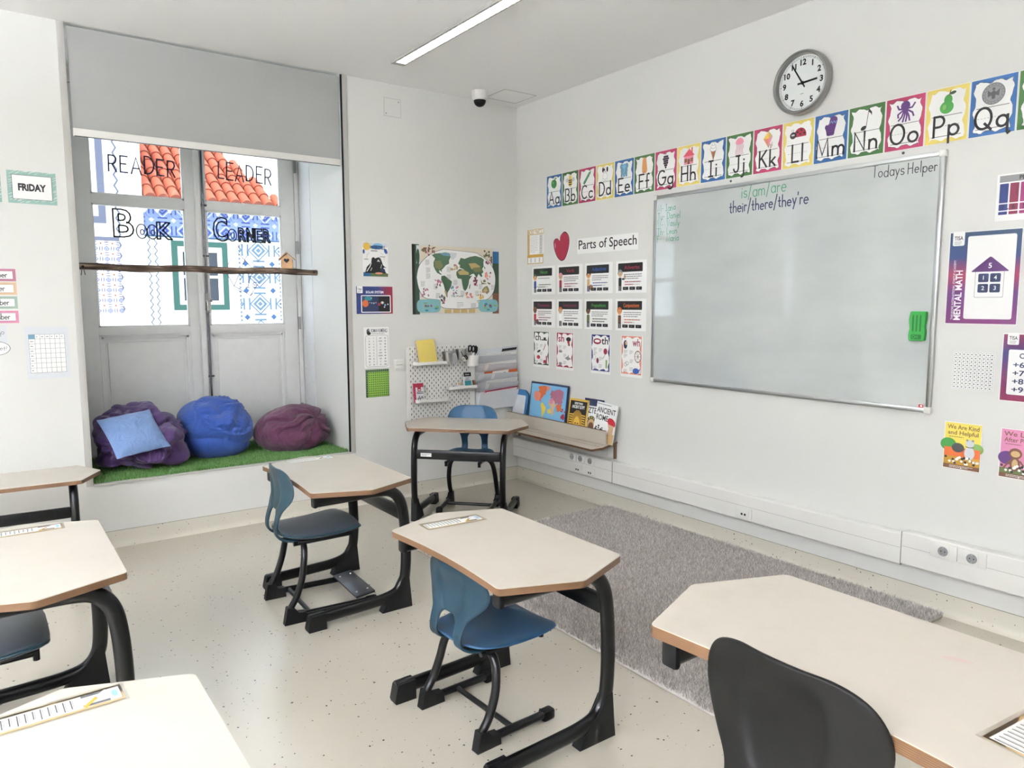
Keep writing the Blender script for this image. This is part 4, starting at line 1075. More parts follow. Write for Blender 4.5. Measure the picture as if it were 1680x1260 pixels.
# ------------------------------------------------------------------ wall clock
t = empty('wall_clock', (0, -2.585, 2.633), RIGHT, 'round grey-rimmed wall clock showing five to three above the letter cards', 'clock')
b = MB(); b.lathe([(.140, 0), (.158, .004), (.163, .018), (.163, .040), (.161, .050), (.155, .056), (.149, .057), (.145, .053), (.143, .040), (.142, .022)], 'steel', 56, (0, 0, 0), 'Y'); b.build('rim', t)
s = Sheet(.022); s.ell(0, 0, .1425, .1425, 'paper', n=48)
s.ring(0, 0, .136, .136, .001, 'ink'); s.ring(0, 0, .130, .130, .001, 'ink')
for i in range(60):
    a = 2*PI*i/60; r0 = .126 if i % 5 == 0 else .131
    s.st([(r0*math.sin(a), r0*math.cos(a)), (.136*math.sin(a), .136*math.cos(a))], .0022 if i % 5 == 0 else .001, 'ink')
for i in range(1, 13):
    a = 2*PI*i/12; s.tx(str(i), .108*math.sin(a), .106*math.cos(a)-.014, .029, 'ink', .035)
s.lines(-.012, -.055, .024, 1, .01, 'grey_ink', .003); s.build('dial', t)
def hand_(nm, ang, L, w_, d):
    s = Sheet(d); a = math.radians(ang); ux, uy = math.sin(a), math.cos(a)
    s.st([(-.026*ux, -.026*uy), (L*ux, L*uy)], w_, 'ink'); s.build(nm, t)
hand_('hour_hand', 87, .082, .010, .0255); hand_('minute_hand', 328, .118, .008, .0275)
b = MB(); b.lathe([(0, .032), (.008, .031), (.009, .024)], 'black_plastic', 16, (0, 0, 0), 'Y'); b.build('pivot', t)
b = MB(); b.lathe([(0, .0485), (.10, .0482), (.1425, .048)], 'window_glass', 40, (0, 0, 0), 'Y'); b.build('glass', t)

# ------------------------------------------------------------------ alphabet cards
def p_apple(s):
    s.ell(0, .055, .030, .033, 'apple_green'); s.ell(-.014, .058, .022, .03, 'apple_green'); s.st([(0, .085), (.006, .102)], .004, 'brown'); s.ell(.018, .094, .013, .006, 'leaf_green', rot=25); s.ell(-.012, .064, .006, .010, 'board_grass')
def p_bee(s):
    s.ell(-.034, .062, .018, .015, 'wing'); s.ell(.034, .062, .018, .015, 'wing'); s.ell(0, .045, .021, .033, 'bee_yellow')
    for z in (.028, .044, .058): s.rect(-.018, z-.004, .018, z+.004, 'ink')
    s.ell(0, .082, .015, .012, 'bee_yellow'); s.st([(-.006, .092), (-.012, .104)], .002, 'ink'); s.st([(.006, .092), (.012, .104)], .002, 'ink')
def p_crayon(s):
    s.pl([(-.045, .018), (-.028, .005), (.032, .072), (.016, .086)], 'crayon'); s.pl([(.032, .072), (.016, .086), (.042, .098)], 'apple_green'); s.st([(-.03, .03), (-.016, .018)], .003, 'forest'); s.st([(.004, .070), (.020, .056)], .003, 'forest')
def p_dog(s):
    s.ell(0, .035, .022, .028, 'white_ink'); s.ring(0, .035, .022, .028, .002, 'grey_ink'); s.ell(0, .078, .022, .020, 'white_ink'); s.ring(0, .078, .022, .020, .002, 'grey_ink'); s.ell(-.022, .082, .009, .018, 'ink'); s.ell(.022, .082, .009, .018, 'ink')
    s.ell(-.008, .083, .007, .009, 'ink'); s.ell(.007, .083, .002, .003, 'ink'); s.ell(0, .070, .005, .004, 'ink')
    for x in (-.014, .014): s.ell(x, .012, .010, .008, 'white_ink'); s.ring(x, .012, .010, .008, .0018, 'grey_ink')
def p_eleph(s):
    s.ell(0, .050, .034, .030, 'elephant'); s.ell(-.024, .078, .016, .019, 'elephant'); s.ell(.024, .078, .016, .019, 'elephant'); s.ell(0, .078, .018, .017, 'sky_ink')
    for x in (-.022, .0, .022): s.rrect(x-.009, .006, x+.009, .045, .005, 'elephant')
    s.st([(0, .075), (.004, .05), (-.004, .03)], .009, 'sky_ink'); s.ell(-.007, .084, .002, .003, 'ink'); s.ell(.007, .084, .002, .003, 'ink')
def p_foot(s):
    s.pl(roundpoly([(-.014, .105), (.016, .105), (.028, .02), (.018, .004), (-.018, .006), (-.020, .05)], .012), 'skin'); s.st([(-.012, .02), (-.008, .005)], .0015, 'brown'); s.st([(0, .02), (.002, .004)], .0015, 'brown'); s.st([(.010, .02), (.012, .006)], .0015, 'brown')
def p_grape(s):
    for r_, n_ in enumerate((3, 4, 3, 3, 2, 1)):
        for i in range(n_): s.ell((i-(n_-1)/2)*.013, .082-r_*.0135, .0075, .0075, 'grape', n=10)
    s.st([(0, .09), (.004, .106), (.012, .108)], .003, 'forest')
def p_house(s):
    s.rect(-.036, .006, .036, .058, 'pink'); s.pl([(-.046, .056), (.046, .056), (.004, .100)], 'house_red'); s.rect(.020, .072, .030, .106, 'house_red'); s.rect(-.009, .006, .009, .038, 'brown')
    for x in (-.024, .024): s.rect(x-.010, .020, x+.010, .042, 'ink'); s.rect(x-.0085, .0215, x-.001, .0405, 'cone'); s.rect(x+.001, .0215, x+.0085, .0405, 'cone')
def p_ice(s):
    s.pl([(-.020, .060), (.020, .060), (.001, .000)], 'cone'); s.ell(0, .066, .023, .014, 'white_ink'); s.ring(0, .066, .023, .014, .0018, 'grey_ink'); s.ell(0, .082, .017, .012, 'white_ink'); s.ring(0, .082, .017, .012, .0018, 'grey_ink'); s.ell(0, .096, .009, .009, 'white_ink'); s.ring(0, .096, .009, .009, .0018, 'grey_ink')
def p_jelly(s):
    for i in range(6): s.st([((i-2.5)*.008, .065), ((i-2.5)*.009+.004, .045), ((i-2.5)*.009-.004, .025), ((i-2.5)*.010, .004)], .0035, 'rose')
    s.ell(0, .072, .028, .026, 'pink', 0, 180); s.ell(0, .072, .028, .010, 'pink')
def p_kite(s):
    s.pl([(-.028, .062), (.004, .102), (.004, .060)], 'bee_yellow'); s.pl([(.004, .102), (.030, .070), (.004, .060)], 'tan'); s.pl([(-.028, .062), (.004, .060), (.004, .012)], 'salmon'); s.pl([(.004, .060), (.030, .070), (.004, .012)], 'pink'); s.st([(.004, .012), (.016, .03), (.022, .008), (.032, .024)], .003, 'card_green'); s.st([(.016, .006), (.03, .038)], .003, 'red')
def p_lady(s):
    s.ell(.012, .045, .036, .038, 'crimson', -12, 192); s.rect(-.024, .036, .048, .046, 'crimson'); s.ell(-.030, .048, .020, .018, 'ink')
    for x, z in ((-.004, .062), (.018, .070), (.036, .052), (.012, .050)): s.ell(x, z, .006, .006, 'ink', n=10)
    for x in (-.036, -.026): s.ell(x, .050, .004, .005, 'white_ink'); s.st([(x, .064), (x-.004, .080)], .0018, 'ink')
def p_mitt(s):
    s.pl(roundpoly([(-.024, .010), (.018, .010), (.020, .03), (.036, .09), (.022, .106), (-.004, .104), (-.014, .064), (-.030, .068), (-.036, .055), (-.026, .034)], .012), 'violet'); s.st([(-.008, .072), (.002, .082), (.008, .070), (.016, .082), (.022, .070), (.030, .080)], .003, 'sky_ink'); s.st([(-.024, .022), (.019, .022)], .002, 'grape')
def p_note(s):
    s.ell(-.014, .014, .015, .010, 'ink', rot=25); s.st([(-.001, .018), (.010, .104)], .003, 'ink'); s.pl([(.010, .106), (.026, .086), (.026, .068), (.020, .080), (.0085, .090)], 'ink')
def p_octo(s):
    s.ell(0, .080, .022, .022, 'violet')
    for a, pts in enumerate(([(-.010, .066), (-.030, .068), (-.038, .085)], [(-.010, .060), (-.034, .044), (-.032, .030)], [(-.006, .058), (-.016, .030), (-.030, .016)], [(0, .058), (-.004, .030), (-.010, .008)], [(.004, .058), (.008, .030), (.004, .008)], [(.006, .058), (.018, .030), (.022, .010)], [(.010, .060), (.034, .044), (.040, .028)], [(.010, .066), (.032, .068), (.044, .086)])): s.st([tuple(p) for p in smooth_path([(x, z, 0) for x, z in pts], 4)] if False else pts, .008, 'violet')
def p_pear(s):
    s.ell(-.002, .034, .030, .028, 'pear'); s.ell(.003, .066, .018, .024, 'pear'); s.st([(.006, .086), (.012, .106)], .004, 'brown'); s.ell(.022, .094, .014, .007, 'forest', rot=10); s.ell(-.012, .036, .008, .012, 'board_grass')
def p_coin(s):
    s.ell(0, .052, .046, .046, 'coin', n=32); s.ring(0, .052, .044, .044, .002, 'coin_dark'); s.ring(0, .052, .033, .033, .0012, 'coin_dark'); s.pl([(-.024, .070), (-.010, .058), (0, .066), (.010, .058), (.024, .070), (.022, .040), (.008, .046), (.006, .030), (-.006, .030), (-.008, .046), (-.022, .040)], 'coin_dark'); s.ell(0, .072, .006, .006, 'coin_dark')
    for i in range(18): a = 2*PI*i/18; s.ell(.0385*math.cos(a), .052+.0385*math.sin(a), .0022, .0022, 'coin_dark', n=6)
CARDS = [('A', 'card_blue', p_apple, 'a green apple'), ('B', 'card_green', p_bee, 'a bee'), ('C', 'card_red', p_crayon, 'a green crayon'), ('D', 'card_yellow', p_dog, 'a spotted dog'), ('E', 'card_blue', p_eleph, 'a blue elephant'), ('F', 'card_green', p_foot, 'a foot'), ('G', 'card_red', p_grape, 'dark grapes'), ('H', 'card_yellow', p_house, 'a pink house'), ('I', 'card_blue', p_ice, 'an ice cream cone'), ('J', 'card_green', p_jelly, 'a pink jellyfish'), ('K', 'card_red', p_kite, 'a kite'), ('L', 'card_yellow', p_lady, 'a ladybird'), ('M', 'card_blue', p_mitt, 'a purple mitten'), ('N', 'card_green', p_note, 'a music note'), ('O', 'card_red', p_octo, 'a purple octopus'), ('P', 'card_yellow', p_pear, 'a green pear'), ('Q', 'card_blue', p_coin, 'a grey coin'), ('R', 'card_green', None, '')]
CN = {'card_blue': 'blue', 'card_green': 'green', 'card_red': 'crimson', 'card_yellow': 'yellow'}
def wavy(w_, h_, seed):
    rn = random.Random(seed); pts = []
    ph = [rn.uniform(0, 6) for _ in range(4)]
    n = 18
    for k in range(4):
        for i in range(n):
            t_ = i/n; a = .0055*math.sin(2*PI*t_*2.2+ph[k])+.002*math.sin(2*PI*t_*5+ph[k]*2)
            x = (-w_+2*w_*t_); z = (-h_+2*h_*t_)
            pts.append([(x, -h_+a), (w_+a, z), (-x, h_+a), (-w_+a, -z)][k])
    return pts
for i, (L, colr, pic, nm) in enumerate(CARDS):
    s = Sheet(); s.base(-.0925, -.1235, .0925, .1235, 'paper', .0008); s.rect(-.0905, -.1215, .0905, .1215, colr)
    wv_ = wavy(.073, .104, i); s.pl([(x*1.02, z*1.02) for x, z in wv_], 'paper' if i % 4 == 3 else 'dark_grey_ink'); s.pl(wv_, 'paper')
    for z in (-.002, -.092): s.st([(-.064, z), (.064, z)], .0024, 'ink')
    for k in range(9): s.st([(-.058+k*.0135, -.047), (-.052+k*.0135, -.047)], .0014, 'ink')
    hc = .090; ws = (GL[L][0]+.16+GL[L.lower()][0])*hc
    s.hand(L+L.lower(), 0, -.092, hc, .0105, 'ink', al='C', gap=.15)
    if pic: pic(s)
    lab = f'{CN[colr]}-bordered alphabet card {L}{L.lower()} with {nm}' if pic else 'green-bordered alphabet card cut off by the right edge of the picture'
    tag(on_right(s.build('alphabet_card'), .4815+i*.18865, 2.3265), lab, 'alphabet card', 'alphabet cards above the whiteboard')

# ------------------------------------------------------------------ parts of speech
s = Sheet(); s.base(-.107, -.139, .107, .139, 'paper', .0006); s.rect(-.105, -.137, .105, .137, 'sand'); s.rect(-.074, -.062, .105, .092, 'paper'); s.rect(-.095, -.13, .095, -.085, 'paper'); s.rect(-.105, -.086, .105, -.066, 'ochre')
s.rect(-.09, .098, .10, .132, 'paper'); s.tx('BOSSY PART 2', .0, .100, .03, 'ochre', .02, w=.175)
s.lines(-.066, .082, .10, 11, .0125, 'grey_ink', .002, 3)
for k in range(13): s.rect(.055, .08-k*.0112, .09, .084-k*.0112, 'dark_grey_ink')
for c_, x in (('dark_grey_ink', -.055), ('olive', 0), ('dark_grey_ink', .055)):
    for k in range(5): s.rect(x-.008, -.095-k*.007, x+.008, -.092-k*.007, c_)
tag(on_right(s.build('word_chart'), .245, 1.925), 'yellow-headed word list poster left of the red heart', 'poster')
s = Sheet(.002)
HP = [(.0, -.103), (-.045, -.075), (-.080, -.02), (-.094, .04), (-.078, .068), (-.045, .072), (-.018, .052), (-.012, .085), (.012, .108), (.04, .118), (.07, .105), (.092, .075), (.096, .03), (.085, -.02), (.06, -.07), (.035, -.096)]
hp2 = [(p.x, p.y) for p in smooth_path([(x, z, 0) for x, z in HP+[HP[0]]], 5)][:-1]
n = len(hp2); s.add([(x*1.03, 0, z*1.03) for x, z in hp2]+[(x*1.03, -.0018, z*1.03) for x, z in hp2], [(i, (i+1) % n, n+(i+1) % n, n+i) for i in range(n)]+[tuple(range(n, 2*n))], 'paper')
s.pl(hp2, 'ink'); s.pl([(x*.94, z*.94) for x, z in hp2], 'crimson'); s.ell(-.072, .02, .006, .022, 'rose', rot=5)
tag(on_right(s.build('paper_heart'), .57, 1.897), 'red paper heart beside the title strip', 'heart cutout')
s = Sheet(); s.base(-.312, -.056, .312, .056, 'laminated_paper', .0006); s.tx('Parts of Speech', 0, -.022, .066, 'ink', .008, w=.595)
tag(on_right(s.build('title_strip'), 1.068, 1.893), 'white title strip reading Parts of Speech', 'sign')
SP = [('Noun', 'leaf_green', 'forest', 'blue_ink', 'olive'), ('Verb', 'crimson', 'pink', 'crimson', 'crimson'), ('Adjectives', 'blue_ink', 'ink', 'tan', 'blue_ink'), ('Adverbs', 'crimson', 'grey_ink', 'ink', 'red'),
      ('Pronouns', 'maroon_ink', 'brown', 'red', 'maroon_ink'), ('Interjections', 'maroon_ink', 'orange', 'white_ink', 'dark_grey_ink'), ('Prepositions', 'leaf_green', 'ink', 'olive', 'forest'), ('Conjunctions', 'orange', 'orange', 'brown', 'orange')]
for i, (wd, c1, hair, shirt, c2_) in enumerate(SP):
    r_, c_ = divmod(i, 4); u = (.351, .670, .990, 1.318)[c_]; z = (1.655, 1.395)[r_]; k = 1.0
    s = Sheet(); s.base(-.147, -.110, .147, .110, 'laminated_paper', .0007)
    s.rrect(-.128, .034, .108, .094, .006, 'ink'); s.tx(wd, .005, .052, .026, c1, .012, w=min(.15, .018*len(wd)+.02))
    # small generic pupil drawn at the left
    s.rrect(-.122, -.062, -.092, -.004, .008, shirt); s.rrect(-.120, -.096, -.108, -.055, .004, 'navy' if i % 2 == 0 else 'ink'); s.rrect(-.105, -.096, -.093, -.055, .004, 'navy' if i % 2 == 0 else 'ink')
    s.ell(-.107, .028, .024, .024, hair); s.ell(-.107, .018, .019, .018, ('skin', 'peach', 'skin', 'peach', 'brown', 'peach', 'brown', 'skin')[i]); s.ell(-.113, .019, .0025, .003, 'ink'); s.ell(-.101, .019, .0025, .003, 'ink')
    if i in (0, 2, 4): s.ell(-.078, -.066, .018, .018, ('white_ink', 'cone', 'brown')[i//2]); s.ring(-.078, -.066, .018, .018, .003, 'ink')
    if i == 3: s.rrect(-.088, -.02, -.062, -.008, .004, 'ink'); s.ell(-.06, 0, .011, .014, 'peach')
    s.lines(-.068, .016, .17, 3 if i else 1, .014, 'dark_grey_ink', .0045, i); s.lines(-.06, -.034, .15, 2, .018, c2_, .007, i+3); s.lines(-.02, -.034, .12, 2, .018, 'grey_ink', .003, i+5)
    for k in range(3): x0 = -.078+k*.064; s.rrect(x0, -.090, x0+.054, -.068, .003, 'ink'); s.lines(x0+.014, -.079, .028, 1, .01, 'grey_ink', .004)
    tag(on_right(s.build('grammar_card'), u, z), f'black-headed grammar card reading {wd}, in the {("upper", "lower")[r_]} row below the heart', 'poster', 'parts of speech cards')
for u, L, colr, nm in ((.325, 'ch', 'forest', 'dark green'), (.617, 'sh', 'crimson', 'red'), (1.020, 'th', 'deep_blue', 'navy'), (1.332, 'wh', 'salmon', 'orange')):
    s = Sheet(); s.base(-.102, -.150, .106, .137, 'laminated_paper', .0007); s.rect(-.096, -.130, .096, .134, colr); s.pl([(x*1.17, z*1.17+.002) for x, z in wavy(.074, .104, ord(L[0]))], 'paper')
    left = L in ('ch', 'sh')
    s.tx(L, -.042 if left else .045, .066, .052, 'ink' if L in ('ch', 'th') else 'crimson', .015, w=.07)
    if L == 'ch': s.rect(.0, .066, .075, .074, 'ink'); s.rect(.03, .074, .06, .09, 'ink'); s.ell(-.03, -.022, .024, .009, 'ink', rot=20); s.ell(-.035, -.07, .022, .016, 'red'); s.st([(.055, .035), (.03, -.01)], .008, 'cone'); s.pl([(.06, -.055), (.075, -.055), (.075, -.115), (.025, -.115), (.03, -.09), (.06, -.09)], 'crimson')
    if L == 'sh': s.ell(.045, .086, .028, .017, 'ink'); s.ell(.045, .062, .014, .010, 'red'); s.ell(.05, .045, .012, .010, 'brown'); s.ell(-.05, -.01, .022, .010, 'grey_ink'); s.pl([(.0, -.06), (.035, -.045), (.078, -.062), (.04, -.075)], 'grey_ink'); s.pl([(.035, -.05), (.045, -.03), (.05, -.05)], 'grey_ink'); s.ell(-.05, -.105, .02, .012, 'grey_ink')
    if L == 'th': s.ell(-.035, .085, .042, .022, 'crimson'); s.ell(-.035, .087, .028, .010, 'white_ink'); s.ell(.052, .015, .020, .022, 'crimson'); s.st([(.05, -.005), (.035, -.03), (.02, -.04)], .003, 'ink'); s.ell(-.03, -.055, .013, .020, 'maroon_ink'); s.ring(-.065, -.03, .014, .02, .002, 'grey_ink'); s.rrect(.055, -.105, .072, -.045, .004, 'board_grass')
    if L == 'wh': s.ell(-.058, .075, .018, .030, 'navy'); s.ell(-.05, .085, .012, .014, 'peach'); s.ell(.062, -.005, .032, .042, 'brown'); s.ell(.062, -.005, .027, .036, 'paper'); [s.st([(.062-.028*math.cos(a), -.005-.038*math.sin(a)), (.062+.028*math.cos(a), -.005+.038*math.sin(a))], .0025, 'brown') for a in (0, PI/4, PI/2, 3*PI/4)]; s.ring(-.04, -.055, .016, .012, .003, 'grey_ink'); s.ring(-.055, -.064, .014, .012, .003, 'grey_ink'); s.ell(.045, -.105, .030, .020, 'blue_ink'); s.pl([(.07, -.10), (.088, -.08), (.08, -.105)], 'blue_ink')
    for x, z in ((-.06, .035), (-.005, .032), (-.06, .005), (-.002, -.03), (-.062, -.10), (-.004, -.085)): s.lines(x-.012, z, .034, 3, .009, 'grey_ink', .003)
    tag(on_right(s.build('phonics_card'), u, 1.114), f'{nm}-bordered phonics card headed {L}', 'poster', 'phonics cards in the bottom row')

# ------------------------------------------------------------------ posters right of the whiteboard
s = Sheet(); s.base(-.01, -.105, .29, .095, 'laminated_paper', .0007); s.rect(0, .060, .28, .088, 'grey_ink'); s.tx('PLACE VALUE', .075, .066, .017, 'ink', .02, al='L', w=.15)
for k, c_ in enumerate(('deep_blue', 'maroon_ink', 'magenta', 'crimson', 'rose', 'salmon', 'orange')):
    x = .002+k*.040; s.rrect(x, -.028, x+.034, .054, .003, c_); s.rrect(x, -.060, x+.034, -.033, .003, c_); s.rrect(x, -.078, x+.034, -.065, .002, c_); s.tx(str(7-k), x+.017, -.055, .018, 'ink', .02)
    s.tx(('millions', 'hundred', 'ten', 'thousands', 'hundreds', 'tens', 'ones')[k], x+.022, .046, .009, 'ink', .0, al='L', rot=-90)
s.tx(',', .0385, -.055, .016, 'ink', .03)
tag(on_right(s.build('place_value_chart'), 3.548, 1.933), 'purple and pink place value chart cut off by the right edge, above the math poster', 'poster')
# mental math poster (portrait border with gradient)
s = Sheet(); s.base(-.002, -.002, .292, .414, 'laminated_paper', .0008); s.rect(.001, .001, .289, .411, 'math_print'); s.rrect(.076, .022, .270, .392, .010, 'paper'); s.rrect(.012, .352, .062, .416, .008, 'paper')
s.tx('TISA', .037, .378, .017, 'ink', .02, w=.036); s.lines(.020, .370, .03, 3, .006, 'grey_ink', .002)
s.tx('MENTAL MATH', .062, .016, .028, 'white_ink', .025, al='L', w=.225, rot=90); s.tx('THEODORE INTERNATIONAL STARTUP ACADEMY', .032, .018, .0095, 'white_ink', .0, al='L', w=.27, rot=90)
hx = .173
s.rrect(hx-.058, .118, hx+.058, .238, .006, 'dark_grey_ink'); s.rrect(hx-.0567, .1195, hx+.0567, .2365, .006, 'paper'); s.pl(roundpoly([(hx-.078, .232), (hx+.078, .232), (hx, .300)], .008), 'purple_ink'); s.tx('5', hx, .248, .022, 'white_ink', .02)
for k, c_ in enumerate('1423'):
    x = hx-.024+.048*(k % 2); z = .205-.046*(k//2); s.rrect(x-.021, z-.019, x+.021, z+.019, .006, 'navy'); s.tx(c_, x, z-.008, .018, 'white_ink', .01)
tag(on_right(s.build('math_poster'), 3.360, 1.380), 'purple-bordered Mental Math poster with a number house', 'poster')
s = Sheet(); s.base(-.002, -.002, .42, .296, 'laminated_paper', .0008); s.rect(.001, .001, .417, .291, 'compl_print'); s.rrect(.024, .028, .395, .225, .008, 'paper'); s.rrect(.016, .246, .060, .298, .006, 'paper'); s.tx('TISA', .038, .268, .015, 'ink', .02, w=.032); s.lines(.024, .262, .026, 3, .005, 'grey_ink', .002)
s.tx('COMPLEMENTS', .066, .188, .022, 'navy', .02, al='L', w=.20)
for k in range(4): s.tx(f'+{6+k}=+10-{4-k}', .044, .148-k*.036, .023, 'navy', .02, al='L', w=.17)
tag(on_right(s.build('complement_poster'), 3.606, 1.047), 'purple-bordered poster of plus sums cut off by the right edge', 'poster')
s = Sheet(); s.base(-.086, -.086, .086, .086, 'laminated_paper', .0006)
for k in range(11):
    q = -.083+.166*k/10; s.st([(q, -.083), (q, .083)], .0009, 'dark_grey_ink'); s.st([(-.083, q), (.083, q)], .0009, 'dark_grey_ink')
for r_ in range(10):
    for c_ in range(10): x, z = -.0747+c_*.0166, .0747-r_*.0166; s.rect(x-.003-.001*(c_ > 8), z-.0022, x+.003, z+.0022, 'dark_grey_ink')
tag(on_right(s.build('hundred_square'), 3.492, 1.166), 'white hundred-square number grid below the Mental Math poster', 'poster')
def animal_book(lab, u, bgc, lines_, fig, name):
    s = Sheet(); s.base(-.080, -.110, .080, .110, 'paper', .0006); s.T = Matrix.Identity(4); s.rect(-.077, -.107, .077, .107, bgc)
    s.tx(lines_[0], 0, .078, .020, 'brown', .015, w=.135); s.tx(lines_[1], 0, .052, .019, 'brown', .015, w=.13); s.lines(-.06, .042, .12, 1, .01, 'brown', .003)
    if fig == 0:
        s.ell(-.06, .004, .035, .03, 'leaf_green'); s.ell(.06, -.005, .03, .025, 'board_grass'); s.rect(-.077, -.107, .077, -.008, 'orange'); s.rect(-.077, -.107, .077, -.05, 'ochre')
        s.ell(-.018, -.008, .027, .022, 'dark_grey_ink'); s.ell(.032, .018, .019, .017, 'pale_grey'); s.ell(.032, -.028, .022, .030, 'pale_grey'); s.ell(.020, .032, .005, .005, 'grey_ink'); s.ell(.044, .032, .005, .005, 'grey_ink'); s.ring(.032, .003, .016, .004, .003, 'dark_grey_ink', 180, 360)
    else:
        s.ell(-.05, -.02, .035, .03, 'violet'); s.rect(-.077, -.107, .077, -.065, 'olive'); s.ell(-.018, .002, .026, .024, 'brown'); s.ell(-.018, -.045, .020, .032, 'brown'); s.ell(-.018, -.045, .012, .022, 'tan'); s.ell(-.018, .0, .018, .014, 'tan'); s.st([(-.035, -.03), (-.06, -.065)], .007, 'brown'); s.st([(.002, -.03), (.02, -.055)], .007, 'brown')
        for k in range(5): s.st([(.04, -.02-k*.012), (.065, -.015-k*.012)], .006, 'ink')
    rn = random.Random(3)
    for k in range(26):
        x, z = rn.uniform(-.07, .07), rn.uniform(-.082, -.05); s.ell(x, z, .006, .006, 'white_ink' if k % 3 else 'ink', n=8)
    s.rect(-.077, -.107, .077, -.088, 'brown'); s.lines(-.05, -.094, .1, 2, .006, 'white_ink', .002); s.ell(0, -.101, .003, .003, 'white_ink')
    tag(on_right(s.build(name), u, .815), lab, 'poster', 'book cover posters')
animal_book('yellow book-cover print titled We Are Kind and Helpful', 3.468, 'book_yellow', ('We Are Kind', 'and Helpful'), 0, 'book_cover_poster')
animal_book('pink book-cover print with a monkey, cut off by the right edge', 3.702, 'book_pink', ('We Look', 'After People'), 1, 'book_cover_poster')

# ------------------------------------------------------------------ window wall: left side
def daycard(word, x, lab):
    s = Sheet(); s.base(-.115, -.088, .115, .088, 'frame_green', .0007); rn = random.Random(2)
    for k in range(90):
        a, c_ = (rn.uniform(-.11, .10), rn.choice([rn.uniform(-.086, -.068), rn.uniform(.068, .086)])) if k % 2 else (rn.choice([rn.uniform(-.114, -.095), rn.uniform(.093, .105)]), rn.uniform(-.08, .07))
        s.st([(a, c_), (min(a+.018, .114), min(c_+.009, .087))], .0012, 'white_ink' if k % 3 else 'sage')
    s.rect(-.094, -.066, .094, .066, 'ink'); s.rect(-.092, -.064, .092, .064, 'paper'); s.tx(word, 0, -.017, .036, 'ink', .05, w=.020*len(word)+.012)
    tag(on_back(s.build('day_card'), x, 2.118), lab, 'day card', 'weekday cards')
daycard('FRiDAY', -3.350, 'green-framed weekday card reading Friday')
daycard('THURSDAY', -3.608, 'green-framed weekday card cut off by the left edge of the picture')
for k, (wd, c_, z, cn) in enumerate((('September', 'mauve', 1.635, 'mauve-bordered month strip, topmost of the four'), ('October', 'peach', 1.561, 'peach-bordered month strip, second of the four'), ('November', 'sage', 1.484, 'sage green month strip, third of the four'), ('December', 'rose', 1.405, 'rose-bordered month strip, lowest of the four'))):
    s = Sheet(); s.base(-.33, -.034, 0, .034, c_, .0007); s.rect(-.318, -.022, -.013, .022, 'dark_grey_ink'); s.rect(-.317, -.021, -.014, .021, 'paper')
    s.hand(wd, -.040 if k != 1 else -.055, -.013, .032, .0038, 'ink', al='R', kx=.8)
    tag(on_back(s.build('month_strip'), -3.457, z), cn, 'month strip', 'month name strips')
s = Sheet(); s.base(-.10, -.055, .0, .06, 'pale_grey', .0007); s.hand('lego', -.010, .012, .028, .0022, 'dark_grey_ink', al='R', rot=12); tag(on_back(s.build('paper_tag'), -3.518, 1.300), 'grey paper tag with handwriting above the white oval tag', 'tag')
s = Sheet(.0006); P = [(p[0], p[1]) for p in arc(-.07, 0, .07, .040, 0, 360, 30)[:-1]]; n = len(P)
s.add([(x, 0, z) for x, z in P]+[(x, -.0010, z) for x, z in P], [(i, (i+1) % n, n+(i+1) % n, n+i) for i in range(n)], 'paper'); s.d = .0010; s.pl(P, 'dark_grey_ink'); s.pl([((x+.07)*.955-.07, z*.93) for x, z in P], 'paper'); s.hand('basket!', -.018, -.014, .026, .002, 'dark_grey_ink', al='R', rot=-8)
tag(on_back(s.build('paper_tag'), -3.506, 1.232), 'white oval paper tag with handwriting below the month strips', 'tag')
s = Sheet(); s.base(-.106, -.149, .106, .149, 'pale_grey', .0008)
s.rect(-.088, -.112, .085, .105, 'paper')
xs = [-.088, -.058, -.034, -.010, .014, .038, .062, .086]; zs = [.105, .080]+[.080-.0275*i for i in range(1, 8)]
s.rect(-.088, .080, -.058, .105, 'elephant')
for x in xs: s.st([(x, zs[0]), (x, zs[-1])], .0012, 'dark_grey_ink')
for z in zs: s.st([(xs[0], z), (xs[-1], z)], .0012, 'dark_grey_ink')
for k in range(6): s.lines(xs[k+1]+.006, .092, .013, 1, .01, 'dark_grey_ink', .004)
for k in range(7): s.lines(-.082, .066-k*.0275, .018, 1, .01, 'dark_grey_ink', .004)
tag(on_back(s.build('timetable'), -3.331, 1.199), 'grey timetable sheet with an empty grid left of the window', 'timetable')

# ------------------------------------------------------------------ window wall: right side
s = Sheet(); s.base(-.1, -.124, .1, .124, 'paper', .0007); s.rect(-.098, -.122, .098, -.098, 'olive'); s.rect(-.098, -.122, -.04, -.092, 'map_blue'); s.rect(-.098, .09, .098, .122, 'pale_grey')
s.ell(-.068, .092, .028, .028, 'gold'); s.ell(.02, .096, .042, .022, 'sky_ink'); s.ell(.012, .088, .05, .014, 'map_blue'); s.tx('WATER CYCLE', .015, .074, .026, 'navy', .02, w=.12); s.lines(-.035, .062, .065, 1, .01, 'ink', .005)
s.pl([(-.085, -.098), (-.07, -.055), (-.035, -.02), (-.03, .01), (-.015, .018), (-.005, .008), (.025, .018), (.04, .010), (.06, -.04), (.075, -.052), (.06, -.06), (.085, -.098)], 'ink'); s.pl([(.01, -.015), (.022, .002), (.036, -.018), (.02, -.012)], 'paper'); s.st([(-.07, -.085), (-.045, -.05), (-.035, -.025)], .006, 'paper'); s.st([(-.04, -.08), (-.03, -.06)], .004, 'paper'); s.ell(.055, -.075, .02, .012, 'navy'); s.ell(.025, -.098, .03, .007, 'salmon'); s.st([(.04, -.06), (.048, -.035)], .004, 'paper')
